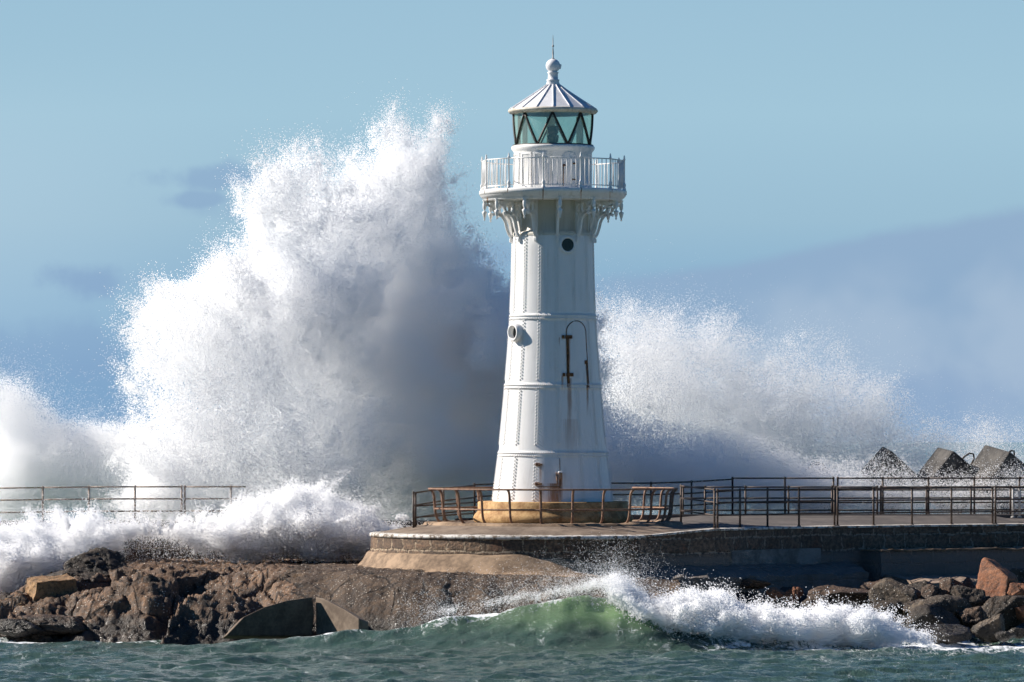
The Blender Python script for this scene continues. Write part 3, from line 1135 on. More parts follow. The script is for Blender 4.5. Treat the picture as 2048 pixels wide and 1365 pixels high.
        p = MB().lathe([(0.001, -0.60), (0.018, -0.585), (0.03, -0.56), (0.015, -0.53), (0.035, -0.50), (0.06, -0.40), (0.075, -0.345), (0.03, -0.33), (0.022, -0.29), (0.05, -0.25), (0.055, -0.12), (0.035, -0.06), (0.06, -0.02), (0.06, 0.0)], 12, tuple(pol(137.5 / 70, a, zt(401))))
        p.build('pendant', M_gal, b)
        mb2 = MB()
        z = zt(480)
        mb2.box(pol(1.19, a, zt(482)), (0.10, 0.12, 0.12), Euler((0, 0, R_(a)))).box(pol(1.18, a, zt(473)), (0.13, 0.16, 0.05), Euler((0, 0, R_(a))))
        mb2.build('foot', M_gal, b, bevel=0.02)
    for k in range(12):
        bracket(5.4 + 30 * k)

    # gallery deck
    g = MB().lathe([(RD - 0.02, zt(404)), (137 / 70, zt(404)), (138.5 / 70, zt(402)), (139 / 70, zt(399)), (142 / 70, zt(397.5)), (145 / 70, zt(394)), (146.5 / 70, zt(391)), (147.5 / 70, zt(390.5)), (147.5 / 70, zt(384)), (146 / 70, zt(382)), (RD - 0.02, zt(381.5))], 120)
    gd = g.build('gallery_deck', M_gal, L)
    RP = 143.5 / 70
    zb, ztop = zt(382), zt(323)
    joints = MB()
    for k in range(12):
        a = -8 + 30 * k
        MB().box(pol(147.6 / 70, a, zt(387)), (0.012, 0.012, 0.11), Euler((0, 0, R_(a)))).build('joint', M_rust, gd)
        post = MB().lathe([(0.055, 0), (0.055, 0.04), (0.034, 0.06), (0.05, 0.12), (0.055, 0.15), (0.034, 0.19), (0.026, 0.24), (0.024, 0.84), (0.036, 0.86), (0.036, 0.89), (0.020, 0.91), (0.026, 0.95), (0.004, 1.0)], 10, tuple(pol(RP, a, zb)))
        post.build('railing_post', M_gal, L)
        p0, p1 = pol(RP, a, 0), pol(RP, a + 30, 0)
        up = lambda p, z: Vector((p.x, p.y, z))
        MB().tube([up(p0, ztop), up(p1, ztop)], 0.018, 6).build('handrail', M_gal, L)
        MB().tube([up(p0, zt(376)), up(p1, zt(376))], 0.015, 6).build('lower_rail', M_gal, L)
        for q in range(1, 7 if k % 2 else 8):
            n = 7 if k % 2 else 8
            p = p0.lerp(p1, q / n)
            MB().tube([up(p, zt(377)), up(p, ztop)], 0.0125, 6).build('baluster', M_gal, L)

    # lantern base
    RL = 78 / 70
    lb = MB().lathe([(RL, zt(384)), (RL + 0.025, zt(381)), (RL, zt(378)), (RL, zt(306)), (RL + 0.04, zt(303)), (RL + 0.075, zt(299)), (RL + 0.08, zt(295)), (RL + 0.05, zt(293)), (RL - 0.1, zt(292.5))], 120).build('lantern_base', M_gal, L)
    rf = lambda z: RL
    for am in (-98, -68, -44, -20):
        mb = MB()
        for (b0, b1, c0, c1) in ((am - 10, am - 7.6, zt(378), zt(308)), (am + 7.6, am + 10, zt(378), zt(308))):
            panel(mb, rf, b0, b1, c0, c1, 0.022, 2, 2)
        panel(mb, rf, am - 7.5, am + 7.5, zt(312), zt(308), 0.020, 5, 1)
        panel(mb, rf, am - 7.5, am + 7.5, zt(378), zt(374), 0.020, 5, 1)
        mb.build('panel_frame', M_gal, lb)
    a0, a1 = 12.5, 35.5
    zd0, zd1 = zt(380), zt(325)
    ld = panel(MB(), rf, a0, a1, zd0, zd1, 0.012, 8, 4, True).build('lantern_door', M_gal, L)
    MB().tube(arch_line(rf, a0, a1, zd0, zd1, 0.014), 0.014, 6).build('door_frame', M_gal, ld)
    MB().tube([pol(RL + 0.02, a0 + 2, zt(333)), pol(RL + 0.02, a0 + 2, zt(376))], 0.012, 6).box(pol(RL + 0.02, a0 + 2.6, zt(335)), (0.10, 0.04, 0.05), Euler((0, 0, R_(a0)))).build('hinge', M_rust, ld)
    MB().box(pol(RL + 0.02, a1 - 4, zt(331)), (0.09, 0.04, 0.04), Euler((0, 0, R_(a1)))).box(pol(RL + 0.02, a1 - 4, zt(363)), (0.12, 0.04, 0.03), Euler((0, 0, R_(a1)))).build('handle', M_rust, ld)

    # lantern glazing
    RG = 79 / 70
    zg0, zg1 = zt(293), zt(229)
    off = -1.0
    for k in range(8):
        at_, ab, at2 = off + 45 * k, off + 22.5 + 45 * k, off + 45 * (k + 1)
        bar = MB()

        def diag(aa, za, ab_, zb_):
            pts = [pol(RG, aa + (ab_ - aa) * i / 6, za + (zb_ - za) * i / 6) for i in range(7)]
            MB().tube(pts, 0.034, 6).build('glazing_bar', M_dark, L)
        diag(at_, zg1, ab, zg0)
        diag(ab, zg0, at2, zg1)
        # two triangular panes
        for (c0, c1, cc, down) in ((at_, at2, ab, True), (ab, ab + 45, at2, False)):
            vs_, fs = [], []
            n = 8
            for i in range(n + 1):
                f = i / n
                z = zg1 + (zg0 - zg1) * f if down else zg0 + (zg1 - zg0) * f
                for j in range(5):
                    a = (c0 + (cc - c0) * f) + ((c1 + (cc - c1) * f) - (c0 + (cc - c0) * f)) * j / 4
                    vs_.append(pol(RG - 0.02, a, z))
            for i in range(n):
                for j in range(4):
                    q = i * 5 + j
                    fs.append((q, q + 1, q + 6, q + 5))
            MB().add(vs_, fs, True).build('glass_pane', M_glass, L)
    MB().lathe([(RG + 0.03, zg0 - 0.01), (RG + 0.03, zg0 + 0.03), (RG - 0.04, zg0 + 0.03)], 96).build('glazing_sill', M_dark, L)
    # faded blinds half round the back of the lantern
    for (b0, b1) in ((-112, -66), (120, 138), (176, 190), (226, 240)):
        vs_, fs = [], []
        for i in range(9):
            a = b0 + (b1 - b0) * i / 8
            vs_ += [pol(RG - 0.12, a, zg0 + 0.04), pol(RG - 0.12, a, zg1 - 0.02)]
        for i in range(8):
            fs.append((2 * i, 2 * i + 2, 2 * i + 3, 2 * i + 1))
        MB().add(vs_, fs, True).build('blind', M_dark if b0 < -60 else M_blind, L)
    MB().lathe([(0.001, zt(291)), (RG - 0.05, zt(291))], 48).build('lantern_floor', M_under, L)
    lamp = MB().lathe([(0.18, zt(293)), (0.18, zt(289)), (0.10, zt(286)), (0.15, zt(284)), (0.17, zt(272)), (0.11, zt(269)), (0.15, zt(267)), (0.17, zt(254)), (0.12, zt(252)), (0.001, zt(252))], 20).build('lamp', M_lens, L)

    # roof
    MB().lathe([(RG - 0.1, zg1 - 0.01), (RG + 0.02, zg1), (86 / 70, zg1 + 0.012), (88.5 / 70, zg1 + 0.05), (90 / 70, zt(224)), (89.5 / 70, zt(220.5)), (86 / 70, zt(219)), (82 / 70, zt(218.5))], 96).build('gutter', M_cream, L)
    cone = [(87, 219.5), (80, 215), (66, 206), (46, 193), (28, 181), (13.5, 170.5)]
    roof = MB().lathe([(r / 70, zt(p)) for r, p in cone], 16, a0=R_(0), smooth=False).build('roof', M_roof, L)
    for k in range(16):
        pts = [pol(r / 70 + 0.006, 22.5 * k, zt(p) + 0.012) for r, p in cone]
        MB().tube(pts, 0.013, 6).build('roof_rib', M_roof, roof)
    MB().lathe([(13.5 / 70, zt(171.5)), (13.5 / 70, zt(168)), (12 / 70, zt(162.5)), (13 / 70, zt(161.5)), (13 / 70, zt(160)), (10.3 / 70, zt(159)), (9.8 / 70, zt(148)), (11.5 / 70, zt(146.5)), (11.5 / 70, zt(144.8)), (8 / 70, zt(144))], 32).build('ventilator', M_roof, L)
    prof = [(8 / 70, zt(144.5))] + [(14.5 / 70 * math.cos(q), zt(132) + 14 / 70 * math.sin(q)) for q in np.linspace(-0.95, 1.5, 18)]
    b = MB().lathe(prof, 32)
    b.build('vent_ball', M_roof, L)
    MB().box((0.205, -0.03, zt(134)), (0.06, 0.10, 0.14), Euler((0, 0.2, 0))).build('vent_flap', M_roof, L, bevel=0.02)
    MB().lathe([(0.04, zt(119.5)), (0.05, zt(117.5)), (0.02, zt(116)), (0.025, zt(106)), (0.012, zt(95)), (0.032, zt(93.5)), (0.034, zt(92)), (0.012, zt(90)), (0.012, zt(80)), (0.004, zt(70))], 10).build('lightning_rod', M_grey, L)
    return L


lighthouse()


# ------------------------------------------------------------------ railings
def lerp_path(path, n):
    return path


def fence(name, posts, rails, label, mat=None, rp=0.030, rr=0.023, group=None, base_plate=True, cat='railing', ext=(0, 0)):
    """panel of welded tube railing: posts = [(x, y, z of foot, height)], rails = heights above the feet"""
    mat = mat or M_rail
    x0, y0, z0, _ = posts[0]
    t = thing(name, label, cat, (x0, y0, z0), group)
    for (x, y, z, h) in posts:
        m = MB().tube([(x - x0, y - y0, z - z0), (x - x0, y - y0, z - z0 + h)], rp, 10)
        m.lathe([(0.001, h + 0.03), (rp * 1.15, h + 0.015), (rp * 1.2, h - 0.02), (rp, h - 0.04)], 10, (x - x0, y - y0, z - z0))
        if base_plate:
            m.lathe([(rp, 0.03), (rp * 1.9, 0.02), (rp * 2.1, 0.0)], 10, (x - x0, y - y0, z - z0))
        m.build('post', mat, t)
    for rh in rails:
        pts = [(x - x0, y - y0, z - z0 + rh) for (x, y, z, h) in posts]
        if ext[0]:
            a, b = Vector(pts[0]), Vector(pts[1])
            pts.insert(0, tuple(a + (a - b).normalized() * ext[0]))
        if ext[1]:
            a, b = Vector(pts[-1]), Vector(pts[-2])
            pts.append(tuple(a + (a - b).normalized() * ext[1]))
        m = MB()
        for a, b in zip(pts, pts[1:]):
            m.tube([a, b], rr, 8)
        m.build('rail', mat, t)
    return t


def curved_railing():
    t = thing('curved_railing', 'rust brown ring railing with bent posts around the ochre plinth', 'railing', (0, 0, 0))
    z0 = 2.89
    for k in range(24):
        a = -6.2 + 15.0 * k
        if 138 < (a % 360) < 172:
            continue
        prof = [(3.20, 0.0), (3.27, 0.03), (3.33, 0.10), (3.37, 0.20), (3.40, 0.36), (3.415, 0.60), (3.425, 0.74), (3.45, 0.85), (3.50, 0.92), (3.56, 0.955)]
        m = MB().tube([pol(r, a, z0 + z) for r, z in prof], 0.036, 10)
        m.box(pol(3.18, a, z0 + 0.005), (0.14, 0.16, 0.035), Euler((0, 0, R_(a))))
        m.build('post', M_pipe, t)
    for r, z in ((3.56, 0.965), (3.40, 0.40)):
        pts = [pol(r, a, z0 + z) for a in np.linspace(171, 499, 80)]
        MB().tube(pts, 0.025, 8).build('rail', M_pipe, t)


curved_railing()


def pline(pxs, ys, zs, h):
    out = []
    for p, y, z in zip(pxs, ys, zs):
        out.append((at(p, 1000, y).x, y, z, h))
    return out


H = 1.05
RA = (1.03, 0.70, 0.34)
FR = [(x, y, FRONT_Z) for x, y in FP]
fence('railing_panel', [(x, y, z, 1.08) for x, y, z in FR[0:5]], (1.06, 0.72, 0.36), 'dark front railing on the pier edge, first panel beside the platform', group='railings along the front of the pier')
fence('railing_panel', [(x, y, z, 1.08) for x, y, z in FR[5:10]], (1.06, 0.72, 0.36), 'dark front railing on the pier edge, middle panel above the terrace', group='railings along the front of the pier')
fence('railing_panel', [(x, y, z, 1.08) for x, y, z in FR[10:12]], (1.06, 0.72, 0.36), 'dark front railing at the right edge of the photo, nearest the boulders', group='railings along the front of the pier', ext=(0, 2.0))
# slanting link from the platform to the front railing
fence('railing_panel', pline([1362, 1429], [1.2, -3.75], [2.84, FRONT_Z], 1.10), (1.08, 0.73, 0.37), 'short dark railing slanting from the platform down to the front railing')
# second line behind the pier deck
zm = 2.81
fence('railing_panel', pline([1366, 1410, 1491, 1577, 1664], [5.9, 5.95, 6.0, 6.0, 6.05], [zm] * 5, H), RA, 'second row railing just behind the pier deck, panel nearest the platform', group='second row railings behind the pier deck')
fence('railing_panel', pline([1671, 1754.5], [6.05, 6.1], [zm] * 2, H), RA, 'short second row railing behind the pier deck, between two double posts', group='second row railings behind the pier deck')
fence('railing_panel', pline([1761.5, 1853, 1942, 2021], [6.1, 6.3, 6.6, 6.9], [zm] * 4, H), RA, 'second row railing behind the pier deck, in front of the concrete cubes', group='second row railings behind the pier deck', ext=(0, 1.5))
m = fence('gate_posts', pline([2026, 2039], [5.2, 5.2], [2.95] * 2, 0.86), (0.80, 0.55, 0.1), 'pair of pale gate posts on the pier deck below the last cube', mat=M_grey, rp=0.035, cat='gate')
# third line, on the rear parapet
fence('railing_panel', pline([949, 1040, 1130, 1215, 1302, 1383, 1465], [4.2, 8.9, 9.0, 9.0, 9.0, 9.0, 9.0], [2.86, 2.86, 2.86, 2.86, 2.86, 2.90, 2.98], 1.09), (1.07, 0.72, 0.36), 'rear parapet railing passing behind the tower, its rails rising at one end', group='railings on the rear parapet')
fence('railing_panel', pline([1465, 1570, 1667], [9.0, 9.05, 9.1], [2.98] * 3, 1.12), (1.10, 0.74, 0.36), 'rear parapet railing panel with thin posts in front of the blue spray', group='railings on the rear parapet')
fence('railing_panel', pline([1675.5, 1765.6, 1857, 1948.6, 2038.8], [9.1, 9.2, 9.3, 9.4, 9.5], [2.98] * 5, 1.12), (1.10, 0.74, 0.36), 'tallest rear parapet railing crossing in front of the concrete cubes', group='railings on the rear parapet', ext=(0, 1.5))
# panel on the left of the platform
fence('railing_panel', pline([827, 887, 949], [-1.2, 1.6, 4.2], [2.70, 2.80, 2.86], 1.06), (1.04, 0.69, 0.33), 'dark three bar railing at the spray side of the platform')
fence('railing_panel', pline([831, 1000], [-1.0, 5.5], [2.71, 2.78], 1.0), (0.66, 0.34), 'two bar railing running behind the curved railing toward the tower')
# left sea wall
wy = lambda p: float(np.interp(p, [-200, 0, 480, 900], [6.0, 6.6, 7.1, 7.2]))
wz = lambda p: float(np.interp(p, [-10, 200, 900], [2.76, 2.80, 2.80]))
for pxs, lab in (([-98, -6, 85.7, 178, 270, 363.4], 'pale brown railing on the sea wall at the left edge of the photo'), ([369.5, 462], 'short end of railing with two posts vanishing into the white plume')):
    fence('railing_panel', pline(pxs, [wy(p) for p in pxs], [wz(p) for p in pxs], 1.06), (1.04, 0.68, 0.31), lab, mat=M_wpipe, group='railings on the left sea wall', ext=(0, 0.45 if len(pxs) == 2 else 0))


# ------------------------------------------------------------------ boulders
ICO = {}


def ico(sub):
    if sub not in ICO:
        import bmesh
        bm = bmesh.new()
        bmesh.ops.create_icosphere(bm, subdivisions=sub, radius=1.0)
        ICO[sub] = (np.array([v.co[:] for v in bm.verts], np.float32), np.array([[v.index for v in f.verts] for f in bm.faces], np.int32))
        bm.free()
    return ICO[sub]


def boulder(seed, c, size, mat, label, group=None, rot=0.0, planes=15, rough=1.0, tilt=0.0, name='boulder', cut=0.62):
    v, f = ico(5)
    r = np.random.default_rng(seed)
    n = r.normal(size=(planes, 3))
    n /= np.linalg.norm(n, axis=1)[:, None]
    d = r.uniform(cut, 1.0, planes)
    dots = np.maximum(v @ n.T, 1e-3)
    q = np.minimum(d / dots, 6.0)
    q = np.concatenate([q, np.full((len(v), 1), 1.3)], 1)
    k = 42.0
    rad = -np.log(np.exp(-k * q).sum(1)) / k
    p = v * rad[:, None]
    s = np.array(size, np.float32)
    w = p * s
    off = seed * 3.7
    rough = rough * 0.75
    nn = fbm(w * 2.2 + off, 5, 0.58) - 0.5
    n2 = fbm(w * 9 + off, 4, 0.6) - 0.5
    ridge = np.abs(fbm(w * 3.1 + off + 50, 3) - 0.5)
    w = w + v * (nn * 0.30 * rough * s.mean() ** 0.7 + n2 * 0.075 * rough - np.clip(0.03 - ridge, 0, 1) * 2.2 * rough)[:, None]
    M = np.array(Euler((0, R_(tilt), R_(rot))).to_matrix(), np.float32)
    w = w @ M.T
    o = npmesh(name, w, f, M_rock[mat], True)
    o.location = c
    return tag(o, label, 'boulder' if name == 'boulder' else 'rock', group)


def brock(seed, px, py, w, h, y, mat, label, group, depth=None, **k):
    """w, h = size seen in the photograph's pixels at that distance"""
    s = (y - CY) / FOC
    c = at(px, py, y)
    W, Hh = w * s / 2 * 1.12, h * s / 2 * 1.12
    return boulder(seed, c, (W, depth or (W + Hh) / 2, Hh), mat, label, group, **k)


GL = 'rocks along the left shelf'
brock(101, 196, 1146, 136, 70, -2.6, 'dark', 'dark jagged rock peak standing highest on the left shelf', GL, rough=1.5, planes=9, depth=0.7)
brock(102, 150, 1155, 110, 32, -3.0, 'dark', 'low dark ragged rock at the foot of the jagged peak', GL, rough=1.4)
c_ = at(104, 1188, -4.4)
tb = MB().box((0, 0, 0), (1.42, 0.95, 0.86), Euler((R_(8), R_(-5), R_(24))), taper=0.86).build('boulder', M_rock['tan'], None, c_)
roughen(tb, 0.085, 9)
tag(tb, 'tan flat faced block on the shelf, the palest rock', 'boulder', GL)
brock(104, 42, 1205, 48, 26, -4.8, 'tan', 'small tan stone wedged beside the tan block', GL)
brock(105, 80, 1170, 44, 36, -3.8, 'brown', 'brown knob between the tan block and the surf', GL)
brock(106, 8, 1206, 60, 38, -4.0, 'dark', 'black wet rock at the very left edge above the surf', GL, rough=1.3)
brock(108, 40, 1258, 110, 34, -7.4, 'dark', 'low dark slab awash at the left edge of the waterline', GL)
brock(110, 118, 1248, 150, 40, -6.6, 'brown', 'low brown rock below the tan block, lapped by water', GL, depth=1.0)

GR = 'boulders below the pier'
br_ = [
    (201, 1548, 1188, 40, 26, -4.6, 'orange', 'small orange boulder alone beyond the breaking wave, rounded', {}),
    (202, 1588, 1189, 34, 34, -4.6, 'orange', 'small orange boulder with a pointed top beyond the breaking wave', {}),
    (203, 1502, 1166, 64, 24, -4.4, 'brown', 'low brown boulder against the dark pier foot above the foam', {}),
    (204, 1690, 1191, 104, 36, -5.0, 'brown', 'long flat brown boulder lying under the corner of the lower ledge', {'planes': 8}),
    (205, 1757, 1180, 70, 34, -4.2, 'brown', 'brown wedge shaped boulder touching the corner of the lower ledge', {'tilt': -18}),
    (206, 1800, 1204, 92, 78, -5.6, 'grey', 'upright grooved grey boulder like a stump, topmost beside the foam', {'planes': 7, 'cut': 0.7}),
    (207, 1846, 1182, 80, 40, -4.0, 'dark', 'dark flat boulder half hidden behind the grooved stump boulder', {}),
    (208, 1866, 1202, 54, 46, -6.0, 'brown', 'purplish brown boulder between the stump boulder and its neighbour', {'tilt': -25}),
    (209, 1903, 1185, 50, 54, -4.6, 'brown', 'brown boulder with a thin pale crest just under the lower ledge', {}),
    (210, 1936, 1172, 30, 24, -3.2, 'brown', 'small brown boulder tucked under the lower ledge', {}),
    (211, 1938, 1207, 70, 58, -6.2, 'dark', 'dark boulder with a tan barnacled top left of the big orange one', {'tilt': 20}),
    (212, 2001, 1176, 96, 96, -4.8, 'orange', 'biggest orange boulder, a tall tilted slab under the pier', {'tilt': -38, 'planes': 7, 'cut': 0.55, 'rough': 0.6}),
    (213, 2040, 1192, 56, 52, -5.4, 'orange', 'orange boulder leaning on the biggest orange slab at the edge', {'tilt': -30}),
    (214, 2046, 1150, 50, 30, -2.6, 'grey', 'pale grey boulder peeping out behind the biggest orange slab', {}),
    (215, 1890, 1228, 110, 54, -7.2, 'grey', 'wide grey boulder crusted with glinting barnacles', {'rough': 1.2}),
    (216, 1866, 1250, 74, 62, -8.2, 'dark', 'dark ridged boulder in front of the barnacled one', {'planes': 8}),
    (217, 1890, 1271, 76, 40, -9.6, 'dark', 'dark pointed boulder standing in the foam at the waterline', {'planes': 7}),
    (218, 1944, 1238, 60, 50, -7.6, 'brown', 'reddish brown boulder between the barnacled one and the shore foam', {'tilt': 30}),
    (219, 1982, 1255, 60, 42, -8.8, 'grey', 'small grey pyramid boulder at the edge of the foam', {'planes': 8}),
    (220, 2016, 1226, 84, 58, -6.6, 'dark', 'large dark boulder below the biggest orange slab', {}),
    (221, 2047, 1226, 36, 44, -6.9, 'orange', 'rounded orange boulder cut by the right edge low down', {}),
    (222, 2005, 1271, 40, 18, -10.0, 'dark', 'tiny black rock awash in the foam at right', {}),
    (223, 2038, 1268, 40, 22, -9.6, 'grey', 'small grey rock awash by the right edge', {}),
    (224, 1822, 1254, 64, 44, -7.8, 'dark', 'dark boulder disappearing into the breaking foam', {}),
    (225, 1760, 1222, 80, 40, -6.4, 'dark', 'dark low boulder behind the foam at the foot of the stump boulder', {}),
    (226, 1640, 1202, 60, 30, -5.4, 'dark', 'dark low boulder right behind the tumbling foam', {}),
    (227, 1972, 1214, 40, 30, -5.8, 'dark', 'black gap stone under the biggest orange slab', {}),
    (228, 1838, 1226, 60, 50, -6.9, 'dark', 'black boulder in shade at the right foot of the stump boulder', {}),
]
for sd_, px, py, w, h, y, mt, lab, kw in br_:
    brock(sd_, px, py, w, h, y, mt, lab, GR, **kw)

# broken concrete pieces at the waterline of the apron
def slab(name, poly, ya, yb, mat, label):
    """upright slab whose foot runs from depth ya at its first corner to yb at its far end"""
    p0, p1 = min(q[0] for q in poly), max(q[0] for q in poly)
    yy = lambda a: ya + (yb - ya) * (a - p0) / (p1 - p0)
    ref = at(poly[0][0], poly[0][1], yy(poly[0][0]))
    u = at(p1, 1200, yb) - at(p0, 1200, ya)
    n = Vector((-u.y, u.x, 0)).normalized()
    mb = MB()
    mb.prism(poly, 0, 1, lambda a, b, d: at(a, b, yy(a)) - ref + n * (0.35 * d) + Vector((0, 0, -0.10 * d)))
    o = mb.build(name, mat, None, ref, bevel=0.03)
    return tag(o, label, 'concrete slab', 'broken concrete at the waterline')


slab('concrete_slab', [(452, 1272), (488, 1234), (530, 1214), (575, 1201), (626, 1194), (629, 1230), (625, 1272)], -9.2, -8.1, M_slab, 'dark brown concrete slab with an arched top at the waterline')
slab('concrete_slab', [(631, 1194), (650, 1199), (690, 1220), (718, 1238), (718, 1272), (631, 1272)], -8.0, -9.3, M_deck, 'pale triangular concrete slab standing against the dark one')


# ------------------------------------------------------------------ concrete cubes behind the pier
def cube(px, py, y, e, rot, label, loop=None):
    c = at(px, py, y)
    t = thing('concrete_cube', label, 'concrete block', c, 'tilted concrete cubes in the spray')
    M = Euler(tuple(R_(q) for q in rot)).to_matrix()
    MB().box((0, 0, 0), (e, e, e), M).build('block', M_block, t, bevel=0.06)
    if loop:
        a, b, s = loop
        p = M @ Vector((a * e, b * e, e / 2 - 0.05))
        u = M @ Vector((0, 0, 1))
        w = M @ Vector((1, 0, 0))
        pts = [p + w * (-0.16 * s) + u * 0.0, p + w * (-0.17 * s) + u * 0.22 * s, p + w * (-0.10 * s) + u * 0.42 * s, p + w * 0.02 * s + u * 0.48 * s, p + w * 0.13 * s + u * 0.38 * s, p + w * 0.16 * s + u * 0.2 * s, p + w * 0.15 * s]
        MB().tube(pts, 0.028, 8).build('lifting_loop', M_rail, t)


cube(1776, 962, 13.0, 1.45, (8, 42, 12), 'tilted concrete cube farthest from the right edge, mottled by spray')
cube(1897, 964, 12.4, 1.48, (6, 38, 18), 'middle concrete cube with a tall wire loop on its slope', (0.05, 0.0, 1.0))
cube(2001, 966, 11.6, 1.58, (10, 34, 30), 'concrete cube with a sunlit brown side nearest the right edge', (-0.1, 0.1, 0.7))
cube(1636, 990, 14.5, 1.5, (5, 46, 10), 'faint concrete cube almost lost in the blue spray')


# ------------------------------------------------------------------ spray
def poly_sdf(poly, x0, x1, y0, y1, st):
    """signed distance (pixels, + inside) on a raster"""
    xs = np.arange(x0, x1 + st, st, dtype=np.float32)
    ys = np.arange(y0, y1 + st, st, dtype=np.float32)
    X_, Y_ = np.meshgrid(xs, ys)
    d = np.full(X_.shape, 1e9, np.float32)
    ins = np.zeros(X_.shape, bool)
    n = len(poly)
    for i in range(n):
        ax, ay = poly[i]
        bx, by = poly[(i + 1) % n]
        vx, vy = bx - ax, by - ay
        t = np.clip(((X_ - ax) * vx + (Y_ - ay) * vy) / (vx * vx + vy * vy + 1e-9), 0, 1)
        d = np.minimum(d, np.hypot(X_ - ax - t * vx, Y_ - ay - t * vy))
        if ay != by:
            c = ((ay > Y_) != (by > Y_)) & (X_ < (bx - ax) * (Y_ - ay) / (by - ay) + ax)
            ins ^= c
    return xs, ys, np.where(ins, d, -d)


